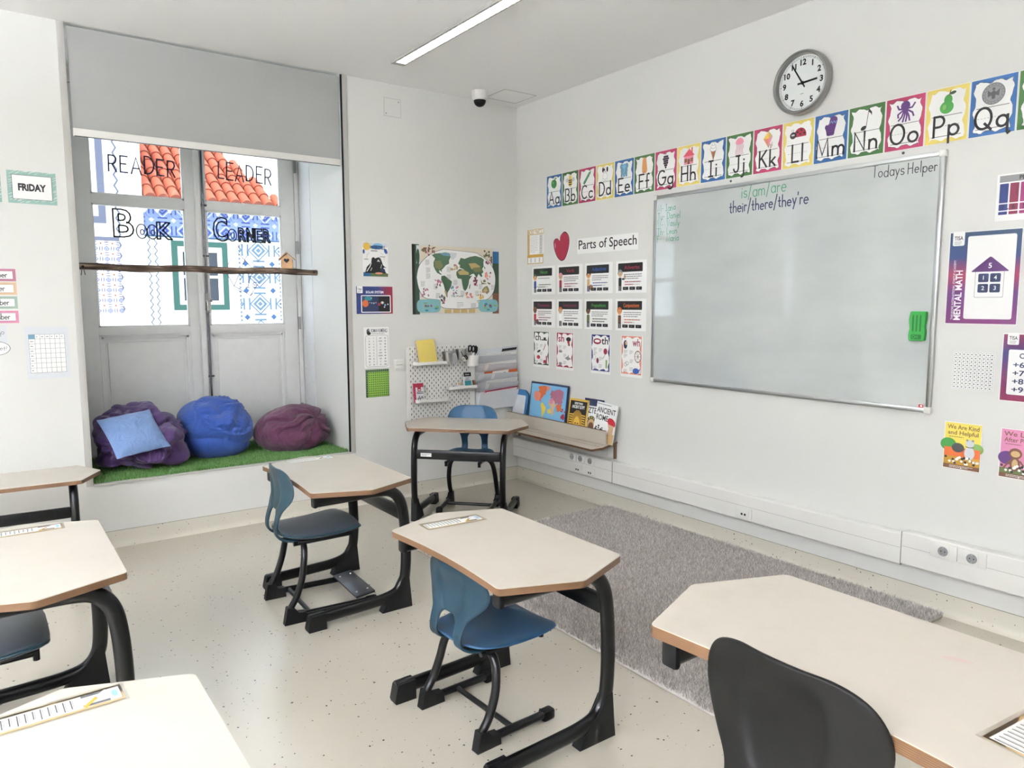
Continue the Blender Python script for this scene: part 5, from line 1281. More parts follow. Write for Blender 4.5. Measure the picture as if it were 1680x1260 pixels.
s.lines(-.09, .001, .06, 1, .01, 'ink', .004); s.lines(.035, .022, .058, 1, .01, 'ink', .004); s.lines(.05, -.055, .04, 1, .01, 'navy', .004); s.st([(-.07, .01), (-.066, .03), (-.05, .045)], .002, 'rose'); s.st([(.04, .05), (.06, .035)], .002, 'rose'); s.st([(.068, .02), (.068, -.005)], .002, 'rose'); s.ell(.082, .062, .012, .020, 'blue_ink', rot=25); s.ell(-.092, .055, .008, .016, 'blue_ink')
tag(on_back(s.build('water_cycle_poster'), -1.277, 1.792), 'small poster of a black mountain headed Water Cycle, right of the window', 'poster')
s = Sheet(); s.base(-.145, -.1, .145, .1, 'paper', .0007); s.rect(-.144, -.099, .144, .099, 'solar_print'); s.rrect(-.138, .05, -.094, .1, .005, 'paper'); s.tx('TISA', -.116, .072, .013, 'ink', .02, w=.03); s.lines(-.13, .066, .026, 3, .005, 'grey_ink', .002)
s.tx('SOLAR SYSTEM', 0, .05, .017, 'white_ink', .025, w=.14); s.rrect(-.108, -.090, .128, .036, .006, 'white_ink'); s.rrect(-.101, -.084, .121, .030, .004, 'navy'); s.ell(-.05, .012, .03, .016, 'teal_ink'); s.rrect(.03, -.084, .121, .030, .004, 'ink'); s.ell(-.074, -.024, .024, .026, 'orange')
for x, z, r_, c_ in ((-.04, -.018, .003, 'pale_grey'), (-.025, -.02, .005, 'peach'), (-.008, -.022, .006, 'sky_ink'), (.008, -.018, .005, 'salmon'), (.034, -.03, .012, 'crimson'), (.060, -.018, .010, 'pale_grey'), (.082, -.035, .007, 'sky_ink'), (.104, -.03, .006, 'pale_grey'), (-.028, .016, .003, 'white_ink'), (.076, -.05, .005, 'white_ink')): s.ell(x, z, r_, r_, c_, n=12)
s.ring(.060, -.018, .015, .006, .0015, 'sand')
tag(on_back(s.build('solar_system_poster'), -1.290, 1.499), 'navy and red poster headed Solar System', 'poster')
s = Sheet(); s.base(-.1, -.150, .1, .150, 'paper', .0006); s.tx('ROMAN NUMERALS', .022, .112, .026, 'navy', .015, w=.13); s.lines(-.04, .102, .12, 1, .01, 'dark_grey_ink', .003); s.ell(-.066, .118, .012, .022, 'dark_grey_ink'); s.ell(-.06, .105, .016, .012, 'ink'); s.ell(-.062, .133, .007, .008, 'grey_ink')
s.st(roundpoly([(-.088, -.14), (.092, -.14), (.092, .09), (-.088, .09)], .02)+[(-.088, -.12)], .0016, 'dark_grey_ink'); s.st([(.0, .082), (.0, -.13)], .0016, 'dark_grey_ink')
for k, (r_, a_, r2_, a2_) in enumerate((('I', '1', 'XX', '20'), ('II', '2', 'XXX', '30'), ('III', '3', 'XL', '40'), ('IV', '4', 'L', '50'), ('V', '5', 'LX', '60'), ('VI', '6', 'LXX', '70'), ('VII', '7', 'LXXX', '80'), ('VIII', '8', 'XC', '90'), ('IX', '9', 'C', '100'), ('X', '10', 'D', '500'))):
    z = .064-k*.0215
    for x, q in ((-.058, r_), (-.024, a_), (.030, r2_), (.068, a2_)): s.tx(q, x, z, .0095, 'dark_grey_ink', .02)
tag(on_back(s.build('roman_numeral_sheet'), -1.283, 1.153), 'white sheet of Roman numerals above the green grid', 'poster')
s = Sheet(); s.base(-.094, -.102, .094, .102, 'forest', .0007); s.rect(-.076, -.1, .093, .084, 'lime')
for r_ in range(11):
    for c_ in range(10):
        x, z = -.066+c_*.0168, .076-r_*.0165
        s.rect(x-.0045, z-.0036, x+.0045, z+.0036, 'forest')
for k in range(10): s.rect(-.064+k*.0168, .090, -.060+k*.0168, .096, 'board_grass'); s.rect(-.088, .070-k*.0168, -.083, .075-k*.0168, 'board_grass')
tag(on_back(s.build('multiplication_square'), -1.282, .890), 'green multiplication square below the Roman numerals', 'poster')

# world map
def land(s, k, u0, v0, w_, h_, cols):
    """continents in the 1345 x 1070 drawing frame (x to the right, y down)"""
    L = [
     ([(430,250),(480,225),(560,215),(640,200),(700,215),(715,270),(690,320),(690,375),(640,400),(600,450),(575,475),(585,505),(560,490),(535,480),(545,520),(580,545),(560,550),(510,525),(480,480),(455,420),(455,360),(480,300)], 0),
     ([(700,200),(810,205),(800,260),(745,315),(720,300),(715,250)], 1),
     ([(570,570),(620,560),(680,610),(730,650),(720,720),(690,780),(660,830),(660,905),(635,880),(620,780),(600,700),(565,630)], 2),
     ([(830,370),(850,320),(870,275),(930,290),(1010,255),(1100,235),(1200,260),(1240,290),(1230,340),(1235,400),(1210,440),(1230,490),(1200,520),(1215,560),(1190,570),(1150,520),(1120,590),(1075,520),(1040,530),(1000,560),(960,480),(900,450),(850,430),(860,395)], 3),
     ([(800,500),(850,450),(930,465),(980,490),(1010,560),(1050,550),(1000,620),(990,690),(965,760),(935,800),(905,770),(890,690),(880,610),(820,600),(800,550)], 4),
     ([(1205,780),(1240,735),(1290,710),(1320,760),(1325,810),(1285,850),(1260,820),(1210,825)], 5),
     ([(1180,600),(1210,660),(1290,680),(1200,690)], 5), ([(1220,620),(1260,610),(1270,650),(1230,660)], 5), ([(1290,650),(1350,670),(1330,695),(1300,675)], 5), ([(1005,700),(1020,690),(1010,760),(995,765)], 4), ([(1240,390),(1262,420),(1250,450)], 3), ([(835,340),(850,345),(845,380),(830,375)], 3)]
    for P, c_ in L: s.pl([(u0+w_*(x-140)/1345, v0+h_*(1165-y)/1070) for x, y in P], cols[c_])
    return lambda x, y: (u0+w_*(x-140)/1345, v0+h_*(1165-y)/1070)
s = Sheet(); s.base(-.397, -.263, .397, .263, 'map_cream', .0008); s.rect(-.397, -.263, .397, .263, 'pale_grey')
s.rect(-.397, -.263, -.335, .263, 'forest'); s.rect(-.397, -.263, -.372, .263, 'ink'); s.rect(-.358, .12, -.325, .255, 'pale_grey'); s.ell(-.345, .17, .014, .06, 'forest'); s.rect(.335, -.263, .397, .14, 'forest'); s.rect(.34, -.263, .397, -.10, 'brown'); s.rect(.337, .14, .397, .235, 'map_blue'); s.rect(-.325, -.255, .335, .258, 'map_cream')
mp_ = lambda x, y: (-.397+.794*(x-140)/1345, -.263+.526*(1165-y)/1070)
def mpoly(P, c_): s.pl([mp_(x, y) for x, y in P], c_)
ov = [(600,150),(1080,180),(1180,220),(1300,300),(1390,420),(1430,560),(1425,700),(1390,830),(1300,930),(1130,960),(1130,1075),(600,1075),(540,950),(330,920),(240,800),(205,640),(205,560),(240,420),(330,300),(450,210)]
ovs = [(p.x, p.y) for p in smooth_path([(x, y, 0) for x, y in ov+[ov[0]]], 4)][:-1]
cxo, cyo = 815, 560
mpoly(ovs, 'dark_grey_ink'); mpoly([(cxo+(x-cxo)*.988, cyo+(y-cyo)*.985) for x, y in ovs], 'paper')
Tm = land(s, 1, -.397, -.263, .794, .526, ['map_green', 'pale_grey', 'map_green', 'map_green', 'map_green', 'map_olive'])
for P, c_ in (([(470,340),(560,330),(600,420),(540,470),(480,440)], 'map_olive'), ([(820,500),(900,460),(990,500),(1000,540),(850,545)], 'sand'), ([(990,360),(1100,350),(1180,400),(1150,450),(1040,450)], 'sand'), ([(1050,430),(1180,410),(1210,480),(1090,500)], 'map_olive'), ([(1220,790),(1270,740),(1300,790),(1260,815)], 'sand'), ([(610,800),(640,800),(655,890),(640,880)], 'sand'), ([(540,215),(690,205),(705,260),(600,250)], 'elephant')): mpoly(P, c_)
rn = random.Random(8)
for cx_, cy_, c_ in ((520,690,'mauve'),(330,830,'mauve'),(770,800,'elephant'),(1080,650,'maroon_ink'),(990,860,'salmon'),(1310,550,'salmon'),(770,420,'sand'),(590,930,'dark_grey_ink'),(1190,860,'gold'),(340,190,'brown'),(1290,210,'olive'),(1320,300,'brown'),(430,160,'brown')):
    for q in range(9):
        x, y = cx_+rn.uniform(-50, 50), cy_+rn.uniform(-60, 60); p = mp_(x, y); s.ell(p[0], p[1], rn.uniform(.006, .016), rn.uniform(.004, .010), c_ if q % 3 else rn.choice(['brown', 'olive', 'rose']), rot=rn.uniform(0, 180), n=9)
for x, y in ((330,330),(340,450),(340,540),(260,660),(450,700),(480,840),(750,630),(650,430),(860,800),(1150,690),(1090,800),(1350,700),(650,550)): p = mp_(x, y); s.lines(p[0], p[1], .036, 6, .007, 'grey_ink', .0025)
for cx_ in (375, 1300):
    p = mp_(cx_, 1035); s.rrect(p[0]-.105+(.01 if cx_ > 900 else 0), p[1]-.05, p[0]+.105-(.008 if cx_ > 900 else 0), p[1]+.05, .045, 'map_teal')
    for q in range(10): s.ell(p[0]+rn.uniform(-.08, .08), p[1]+rn.uniform(-.035, .035), .016, .008, rn.choice(['teal_ink', 'board_grass', 'sky_ink']), n=9)
    for q in (-.03, .02): s.ell(p[0]+q, p[1], .008, .009, 'red', n=9)
p = mp_(710, 895); s.tx('The World', p[0]+.055, p[1], .014, 'olive', .02, w=.11); p = mp_(800, 985); s.lines(p[0], p[1], .06, 4, .012, 'grey_ink', .003); p = mp_(1020, 1000); s.lines(p[0], p[1], .05, 5, .008, 'grey_ink', .003)
for x in (610, 740, 860, 985): p = mp_(x, 1150); s.rect(p[0], p[1], p[0]+.06, p[1]+.03, 'sand')
tag(on_back(s.build('world_map_poster'), -.584, 1.655), 'large world map poster with green continents on the wall above the pegboard', 'map')
# ------------------------------------------------------------------ pegboard and what hangs on it
t = empty('pegboard', (-.745, 0, .865), label='white perforated pegboard on the wall beside the corner desk', cat='pegboard')
s = Sheet(); P = roundpoly([(-.305, -.29), (.305, -.29), (.305, .29), (-.305, .29)], .018); n = len(P)
s.add([(x, -.012, z) for x, z in P]+[(x, -.022, z) for x, z in P], [(i, (i+1) % n, n+(i+1) % n, n+i) for i in range(n)]+[tuple(range(n, 2*n)), tuple(reversed(range(n)))], 'white_plastic')
s.d = .022
for r_ in range(27):
    for c_ in range(14):
        x = -.275+c_*.040+(.020 if r_ % 2 else 0); z = .27-r_*.0208
        if x < .262: s.rrect(x-.0028, z-.0078, x+.0028, z+.0078, .0026, 'ink')
s.build('board', t)
for x in (-.27, .27):
    for z in (-.26, .26): b = MB(); b.lathe([(.012, 0), (.012, .013)], 'white_plastic', 12, (x, 0, z), 'Y', True); b.build('spacer', t)
PY = -.0235
def peg_shelf(x, z, w_, lab, d_=.085, h=.026):
    t = empty('pegboard_shelf', (x, PY, z), label=lab, cat='shelf', group='pegboard shelves')
    o = roundpoly([(-w_/2, 0), (-w_/2, -d_), (w_/2, -d_), (w_/2, 0)], .030, 6)
    b = MB(); b.prism([(p[0], p[1]) for p in o], 0, .003, 'white_plastic'); b.build('tray', t)
    b = MB(); k = .0025; n = len(o); cen = Vector((0, -d_/2))
    inn = [(p[0]*(1-2*k/w_), (p[1]+d_/2)*(1-2*k/d_)-d_/2) for p in o]
    v = [(x_, y_, 0) for x_, y_ in o]+[(x_, y_, h) for x_, y_ in o]+[(x_, y_, h) for x_, y_ in inn]+[(x_, y_, .003) for x_, y_ in inn]
    b.add(v, [(a*n+i, a*n+(i+1) % n, (a+1)*n+(i+1) % n, (a+1)*n+i) for a in range(3) for i in range(n)], 'white_plastic'); b.build('rim', t); return t
peg_shelf(-.870, 1.010, .28, 'upper left pegboard shelf holding the yellow notebook')
peg_shelf(-.870, .725, .28, 'lower left pegboard shelf holding the red ink packet')
peg_shelf(-.590, .808, .26, 'right pegboard shelf holding small boxes under the white cup')
# things on the shelves
t = empty('notebook', (-.885, PY-.045, 1.0145), label='yellow notebook leaning on the upper left pegboard shelf', cat='notebook')
R = Matrix.Rotation(D(-12), 3, 'X') @ Matrix.Rotation(D(-3), 3, 'Y')
b = MB(); b.bev(R @ Vector((0, -.0, .095)), (.155, .006, .19), 'notebook_yellow', .003, R); b.build('cover', t)
b = MB(); b.box(R @ Vector((0, .006, .095)), (.150, .007, .185), 'paper', R); b.build('pages', t)
b = MB(); b.bev(R @ Vector((0, .012, .095)), (.155, .004, .19), 'cone', .0015, R); b.build('back_cover', t)
def packet(name, lab, cat, x, z, w_, h, d_, y, draw, m='paper', tilt=-8):
    t = empty(name, (x, y, z), label=lab, cat=cat)
    R = Matrix.Rotation(D(tilt), 3, 'X')
    b = MB(); b.bev(R @ Vector((0, d_/2, h/2)), (w_, d_, h), m, .0012, R); b.build('box', t)
    s = Sheet(.0008); s.T = R.to_4x4(); draw(s); s.build('print', t); return t
def dr1(s):
    s.rect(-.04, 0, .04, .145, 'pale_grey'); s.rect(-.04, .115, .04, .145, 'crimson'); s.rect(-.040, 0, -.028, .145, 'crimson'); s.rrect(-.012, .085, .018, .125, .004, 'crimson'); s.rect(-.006, .092, .012, .098, 'white_ink')
    for z in (.076, .066): s.rect(-.02, z, .036, z+.005, 'ink')
    s.st([(-.015, .012), (.0, .05), (.008, .015)], .006, 'ink'); s.st([(-.02, .03), (.035, .032)], .004, 'ink'); s.ell(.022, .04, .010, .008, 'grey_ink'); s.rect(-.02, .004, .036, .009, 'ink')
packet('ink_packet', 'red and white packet standing on the lower left pegboard shelf', 'packet', -.972, .729, .080, .145, .018, PY-.052, dr1, 'crimson')
b = MB(); b.bev((0, 0, .008), (.085, .022, .016), 'crimson', .003); b.box((0, -.0112, .008), (.07, .0006, .008), 'rose'); tag(place(b.build('red_box'), (-.95, PY-.066, .7285)), 'flat red box lying in front of the packet on the lower left pegboard shelf', 'box')
t = empty('wooden_ruler', (-.815, PY-.055, .7285), D(4), 'pale wooden ruler lying on the lower left pegboard shelf', 'ruler')
b = MB(); b.box((0, 0, .014), (.14, .02, .004), 'peach', Matrix.Rotation(D(3), 3, 'Y')); [b.box((-.06+i*.012, -.006, .0165), (.0008, .008, .0006), 'ink', Matrix.Rotation(D(3), 3, 'Y')) for i in range(10)]; b.build('strip', t)
def dr2(s):
    s.rect(-.034, 0, .034, .12, 'pale_grey'); s.rect(-.034, .088, .034, .12, 'ink'); s.tx('Classic', 0, .100, .009, 'white_ink', .01, w=.04); s.rect(-.030, .0, .030, .055, 'teal_ink'); s.lines(-.02, .078, .04, 2, .008, 'dark_grey_ink', .004); s.rect(-.028, .059, .02, .063, 'navy')
packet('card_box', 'black-topped teal and white packet on the right pegboard shelf', 'packet', -.530, .812, .068, .125, .016, PY-.045, dr2, 'pale_grey', -10)
b = MB(); b.bev((0, 0, .028), (.016, .024, .058), 'brown', .002, Matrix.Rotation(D(-16), 3, 'Y')); tag(place(b.build('brown_box'), (-.482, PY-.055, .8135)), 'thin brown box leaning at the right end of the right pegboard shelf', 'box')
b = MB(); b.bev((0, 0, .013), (.085, .030, .024), 'pale_grey', .004, Matrix.Rotation(D(6), 3, 'Y')); b.box((-.034, -.0, .012), (.012, .031, .020), 'elephant', Matrix.Rotation(D(6), 3, 'Y')); tag(place(b.build('tape_dispenser'), (-.615, PY-.060, .8125)), 'grey and white tape box lying on the right pegboard shelf', 'box')
t = empty('glass_jar', (-.683, PY-.052, .8120), label='small glass jar with dark clips at the left of the right pegboard shelf', cat='jar')
b = MB(); b.lathe([(0, .002), (.023, .002), (.025, .008), (.025, .030), (.023, .034)], 'clear_film', 18); b.build('bowl', t)
b = MB(); rn = random.Random(3)
for i in range(7): b.tube([(rn.uniform(-.012, .012), rn.uniform(-.012, .012), .006+i*.002), (rn.uniform(-.014, .014), rn.uniform(-.014, .014), .010+i*.002)], .003, 'ink', 6)
b.build('clips', t)
for i, x in enumerate((-.606, -.592)):
    b = MB(); b.lathe([(0, 0), (.0035, .001), (.0045, .02), (.006, .034), (.0045, .042), (0, .046)], 'tan', 10); o = place(b.build('wooden_peg'), (x, PY-.024, .8112)); tag(o, 'small wooden peg figure standing behind the tape box on the right pegboard shelf', 'wooden peg', 'wooden peg figures')
# steel cups, white cup with scissors
def cup(x, z, r_, h, m, lab):
    t = empty('pegboard_cup', (x, PY-r_-.004, z), label=lab, cat='cup', group='cups hung on the pegboard')
    b = MB(); b.lathe([(0, .002), (r_*.86, .002), (r_*.88, 0), (r_, h), (r_-.002, h), (r_*.86, .004), (0, .004)], m, 28); b.build('cup', t)
    b = MB(); b.box((0, r_-.001, h*.7), (.02, .010, .012), m); b.build('hook', t); return t
cup(-.715, 1.030, .046, .075, 'steel', 'left steel cup hung on the pegboard, clear bag hanging from it')
cup(-.600, 1.040, .044, .080, 'steel', 'middle steel cup hung on the pegboard, with a pair of white and black scissors')
cup(-.500, .985, .052, .085, 'white_plastic', 'white plastic cup at the right end of the pegboard holding black scissors')
b = MB(); v = []
for i in range(9):
    for j in range(7): u, w_ = i/8, j/6; v.append((-.035+.07*u+.018*w_, -.004*math.sin(u*7+w_*3)-.008*w_, -.075*w_))
b.add(v, [(i*7+j, (i+1)*7+j, (i+1)*7+j+1, i*7+j+1) for i in range(8) for j in range(6)], 'grey_ink'); o = place(b.build('paper_bundle'), (-.715, PY-.102, 1.095)); tag(o, 'grey bundle of papers drooping over the left steel cup', 'papers')
def scissors(x, y, z, m, lab, tilt):
    t = empty('scissors', (x, y, z), label=lab, cat='scissors'); t.rotation_euler = tilt
    for s_ in (-1, 1):
        b = MB(); b.tube([(.018*s_+.016*math.cos(a), 0, .085+.024*math.sin(a)) for a in [2*PI*i/16 for i in range(17)]], .0055, m, 8); b.build('handle', t)
        b = MB(); b.tube([(.014*s_, 0, .062), (-.004*s_, .002*s_, .01), (-.012*s_, .002*s_, -.03)], .004, 'steel', 6, r2=.0015); b.build('blade', t)
scissors(-.515, PY-.056, 1.035, 'black_plastic', 'black-handled scissors standing in the white pegboard cup', (0, D(8), D(10)))
scissors(-.482, PY-.050, 1.030, 'black_plastic', 'second black-handled scissors standing behind in the white pegboard cup', (D(10), D(-10), D(70)))
t = empty('scissors', (-.612, PY-.098, 1.075), label='white scissors hanging over the front of the middle steel cup', cat='scissors'); t.rotation_euler = (0, D(-35), 0)
for s_ in (-1, 1):
    b = MB(); b.tube([(.012*s_+.010*math.cos(a), 0, -.03+.018*math.sin(a)) for a in [2*PI*i/14 for i in range(15)]], .0045, 'white_plastic' if s_ < 0 else 'black_plastic', 8); b.build('handle', t)
b = MB(); b.tube([(0, 0, -.012), (0, 0, .035)], .006, 'black_plastic', 8, r2=.002); b.build('blade', t)

# ------------------------------------------------------------------ wall file organiser
t = empty('file_organizer', (-.232, 0, .60), label='pale grey hanging wall file organiser with five pockets in the corner', cat='file organiser')
b = MB(); b.bev((0, -.006, .265), (.395, .008, .49), 'pale_grey', .003); b.build('back_panel', t)
ZP = [.455, .385, .310, .235, .165]; SD = .062
def lip(k): return -.046-.009*k
for k, z in enumerate(ZP):
    b = MB(); y1 = lip(k); y0 = y1+.034; h = SD if k < 4 else .145
    b.add([(-.195, y0, z-h), (.195, y0, z-h), (.195, y1, z), (-.195, y1, z)], [(0, 1, 2, 3)], 'pale_grey')
    b.add([(-.195, y0+.002, z-h), (.195, y0+.002, z-h), (.195, y1+.002, z), (-.195, y1+.002, z)], [(3, 2, 1, 0)], 'pale_grey')
    b.tube([(-.195, y1, z), (.195, y1, z)], .0022, 'pale_grey', 6)
    for x in (-.195, .195): b.add([(x, y0, z-h), (x, y1, z), (x, -.006, z+.004), (x, -.006, z-h)], [(0, 1, 2, 3)], 'pale_grey')
    b.build('pocket', t)
def sheetpaper(name, lab, k, ext, w_, m, dx=0, rot=0, draw=None, cat='papers', back=.006, L=.05):
    """paper standing in pocket k, showing ext metres above the pocket's lip"""
    s = Sheet(); s.base(-w_/2, -L-ext, w_/2, 0, m, .002)
    if draw: draw(s)
    a = math.atan2(.034, SD)
    o = s.build(name); o.location = (-.232+dx, lip(k)+back-ext*math.sin(a), .60+ZP[k]+ext*math.cos(a)); o.rotation_euler = (a, D(rot), 0); return tag(o, lab, cat)
sheetpaper('paper_stack', 'lavender-grey paper with a black band sticking out of the top file pocket', 0, .085, .155, 'pale_grey', .105, -4, lambda s: (s.rect(-.074, -.045, .074, -.020, 'ink')), back=.014)
sheetpaper('paper_stack', 'white paper with faint diagram in the top file pocket', 0, .022, .30, 'paper', .03, -2, lambda s: (s.lines(.0, -.012, .10, 2, .010, 'grey_ink', .003), s.ell(-.13, -.018, .005, .005, 'dark_grey_ink')))
sheetpaper('paper_stack', 'white folded papers in the second file pocket', 1, .022, .31, 'paper', .025, -3)
sheetpaper('folder', 'orange folder in the third file pocket', 2, .026, .33, 'orange', .02, -2, None, 'folder', .009)
sheetpaper('paper_stack', 'white sheet with a small black label in front of the orange folder', 2, .024, .16, 'paper', .012, -3, lambda s: s.rect(.03, -.030, .055, -.020, 'ink'), back=.004)
sheetpaper('paper_stack', 'sheet of ruled writing lines in the fourth file pocket', 3, .030, .31, 'paper', .02, -3, lambda s: [s.rect(-.135+k*.016, -.03, -.132+k*.016, -.006, 'grey_ink') for k in range(18)])
sheetpaper('folder', 'dark red folder in the lowest file pocket', 4, .024, .33, 'crimson', .01, -4, lambda s: (s.rect(-.160, -.06, -.153, -.012, 'white_ink'), s.rect(-.148, -.06, .16, -.012, 'paper')), 'folder')

# ------------------------------------------------------------------ book shelf on the whiteboard wall
t = empty('book_shelf', (0, -.605, .494), RIGHT, 'low white plywood book shelf fixed to the wall in the corner', 'shelf')
TL = Matrix.Rotation(math.atan2(.039, .20), 4, 'X')        # the base board slopes down a little towards its front edge
b = MB(); b.T = TL; o = roundpoly([(-.600, -.001), (-.600, -.190), (-.575, -.215), (.560, -.215), (.605, -.150), (.605, -.001)], .006)
b.prism([(x, y) for x, y in o], -.016, 0, 'plywood_edge', 'desk_laminate', 'plywood_edge'); b.build('base_board', t)
b = MB(); b.T = TL
b.box((0, -.098, .052), (1.19, .010, .102), 'desk_laminate', Matrix.Rotation(D(-8), 3, 'X')); b.box((0, -.0985+.0075, .1035), (1.19, .0105, .003), 'plywood_edge', Matrix.Rotation(D(-8), 3, 'X')); b.build('front_panel', t)
b = MB(); b.T = TL; b.box((0, -.150, .0004), (1.14, .0025, .001), 'seam'); b.build('hinge_line', t)
for x in (-.56, .592):
    b = MB(); b.box((x, -.012, -.073), (.012, .022, .108), 'plywood_edge'); b.box((x-.04, -.006, -.073), (.07, .010, .108), 'white_paint'); b.build('bracket', t)
BZ = .484
def book(name, lab, cat, u, w_, h, th, y, lean, draw, m='paper', cover='paper', w0=None, h0=None, rot=0):
    """upright book: local x right along the wall, leaning back towards it"""
    t = empty(name, (-y, -u, BZ), RIGHT, lab, cat); R = (Matrix.Rotation(D(-lean), 3, 'X') @ Matrix.Rotation(D(rot), 3, 'Y')).to_4x4()
    b = MB(); b.T = R
    b.box((0, th/2, h/2), (w_-.004, th-.003, h-.004), m); b.box((0, .0008, h/2), (w_, .0016, h), cover); b.box((0, th-.0008, h/2), (w_, .0016, h), cover); b.box((-w_/2+.0008, th/2, h/2), (.0016, th, h), cover); b.build('pages', t)
    s = Sheet(.0004); s.T = R @ Matrix.Diagonal((w_/(w0 or w_), 1, h/(h0 or h), 1)); draw(s); s.build('front_cover', t); return t
t = empty('drawing_board', (-.072, -.115, BZ), RIGHT, 'small blue-framed magnetic drawing board at the left end of the book shelf', 'drawing board')
R = Matrix.Rotation(D(-9), 3, 'X')
s = Sheet(); s.T = R.to_4x4(); P = roundpoly([(-.098, 0), (.098, 0), (.105, .245), (.055, .285), (-.045, .285), (-.09, .245)], .02); n = len(P)
s.add([(x, .0, z) for x, z in P]+[(x, -.016, z) for x, z in P], [(i, (i+1) % n, n+(i+1) % n, n+i) for i in range(n)]+[tuple(range(n, 2*n)), tuple(reversed(range(n)))], 'map_blue'); s.build('frame', t)
s = Sheet(.0165); s.T = R.to_4x4(); s.rrect(-.086, .008, .074, .238, .012, 'pale_grey'); [s.rect(-.068+k*.022, .014, -.067+k*.022, .228, 'grey_ink') for k in range(6)]; s.build('screen', t)
def dr_map(s):
    s.rect(-.215, 0, .215, .30, 'navy'); s.rect(-.207, .006, .207, .288, 'sea')
    land(s, 1, -.235, -.02, .50, .335, ['orange', 'salmon', 'yellow_ink', 'mauve', 'peach', 'crimson'])
    for P, c_ in (([(-.165, .235), (-.12, .24), (-.085, .225), (-.10, .18), (-.14, .175), (-.17, .20)], 'salmon'), ([(.10, .17), (.155, .175), (.165, .14), (.12, .125)], 'orange'), ([(.02, .20), (.06, .21), (.06, .175), (.03, .17)], 'rose'), ([(.0, .13), (.04, .14), (.05, .11), (.01, .105)], 'card_yellow')): s.pl(P, c_)
book('map_puzzle', 'framed pastel world map puzzle leaning on the book shelf', 'puzzle', .466, .46, .365, .012, .072, 7, dr_map, 'navy', 'navy', .43, .30)
def dr_egypt(s):
    s.rect(-.105, 0, .105, .215, 'gold'); s.rect(-.093, .012, .093, .203, 'ink'); s.tx('ANCIENT EGYPT', 0, .160, .018, 'white_ink', .02, w=.14); s.tx('EVERYTHING', 0, .183, .012, 'white_ink', .02, w=.09)
    for s_ in (-1, 1):
        for k in range(9): s.pl([(s_*.088, .015+k*.013), (s_*.088, .022+k*.013), (s_*.030, .024+k*.013), (s_*.030, .017+k*.013)], 'gold')
    s.pl([(-.05, .05), (-.058, .09), (-.045, .13), (-.02, .15), (.02, .15), (.045, .13), (.058, .09), (.05, .05)], 'ochre')
    for k in range(7): s.st([(-.045+k*.015, .10), (-.022+k*.0075, .148)], .003, 'ink')
    s.ell(0, .07, .033, .045, 'gold'); s.ell(-.013, .075, .008, .004, 'ink'); s.ell(.013, .075, .008, .004, 'ink'); s.st([(0, .072), (-.003, .055), (.003, .055)], .002, 'ochre'); s.ell(0, .043, .010, .003, 'cone'); s.rect(-.008, .0, .008, .028, 'gold')
book('egypt_book', 'black and gold book with a golden mask on its cover, on the book shelf', 'book', .830, .212, .280, .010, .076, 9, dr_egypt, 'paper', 'gold', .21, .215)
def dr_aztec(s):
    s.rect(-.10, 0, .10, .225, 'white_ink'); s.rect(-.10, .185, .10, .225, 'navy'); s.tx('AZTEC', -.01, .145, .032, 'ink', .015, w=.15); s.ell(-.01, .065, .06, .065, 'forest'); s.ell(-.01, .062, .045, .05, 'tan'); s.ell(-.01, .06, .03, .034, 'brown'); s.rect(-.03, .03, .01, .05, 'crimson')
    for k in range(16): a = 2*PI*k/16; s.ell(-.01+.053*math.cos(a), .063+.058*math.sin(a), .005, .006, 'gold', n=8)
book('aztec_book', 'white book with carved mask cover and dark blue top band, behind the Rome book', 'book', .985, .21, .295, .010, .060, 8, dr_aztec, 'paper', 'white_ink', .20, .225)
def dr_rome(s):
    s.rect(-.11, 0, .11, .265, 'white_ink'); s.lines(-.10, .252, .19, 1, .01, 'grey_ink', .005); s.tx('ANCIENT', 0, .195, .036, 'ink', .015, w=.195); s.tx('ROME', -.034, .145, .036, 'ink', .015, w=.125)
    s.ell(.07, .145, .045, .026, 'red', rot=-18); s.pl([(.035, .13), (.10, .125), (.098, .06), (.06, .05), (.045, .07), (.05, .10)], 'peach'); s.pl([(.03, .06), (.11, .07), (.11, 0), (.0, 0), (.01, .03)], 'tan'); s.pl([(.0, 0), (.055, .0), (.03, .04)], 'brown')
    rn = random.Random(6)
    for k in range(14): s.ell(-.09+rn.uniform(0, .09), .02+rn.uniform(0, .09), rn.uniform(.005, .010), rn.uniform(.004, .009), 'ink', n=8)
book('rome_book', 'white Ancient Rome book at the right end of the book shelf', 'book', 1.128, .210, .280, .012, .082, 8, dr_rome, 'paper', 'white_ink', .215, .262, rot=4)

# ------------------------------------------------------------------ cable trunking and sockets
t = empty('cable_trunking', (-.001, 0, 0), RIGHT, 'white plastic cable trunking running low along the whiteboard wall', 'cable trunking')
def trunk(u0, u1, z0, z1, d_):
    b = MB(); o = roundpoly([(0, z0), (-d_, z0), (-d_, z1), (0, z1)], .008); n = len(o)
    b.add([(u0, y, z) for y, z in o]+[(u1, y, z) for y, z in o], [(i, n+i, n+(i+1) % n, (i+1) % n) for i in range(n)]+[tuple(range(n)), tuple(reversed(range(n, 2*n)))], 'white_plastic')
    zm = z0+(z1-z0)*.56; b.box(((u0+u1)/2, -d_-.0002, zm), (u1-u0-.004, .0012, .0022), 'trim_grey'); b.build('section', t)
trunk(.012, 1.213, .197, .352, .052); trunk(1.217, 3.243, .197, .352, .054); trunk(3.249, 6.9, .205, .368, .058)
for u, h in ((1.215, .352), (3.246, .366)): b = MB(); b.box((u, -.028, (.197+h)/2), (.003, .0565, h-.199), 'seam'); b.build('joint', t)
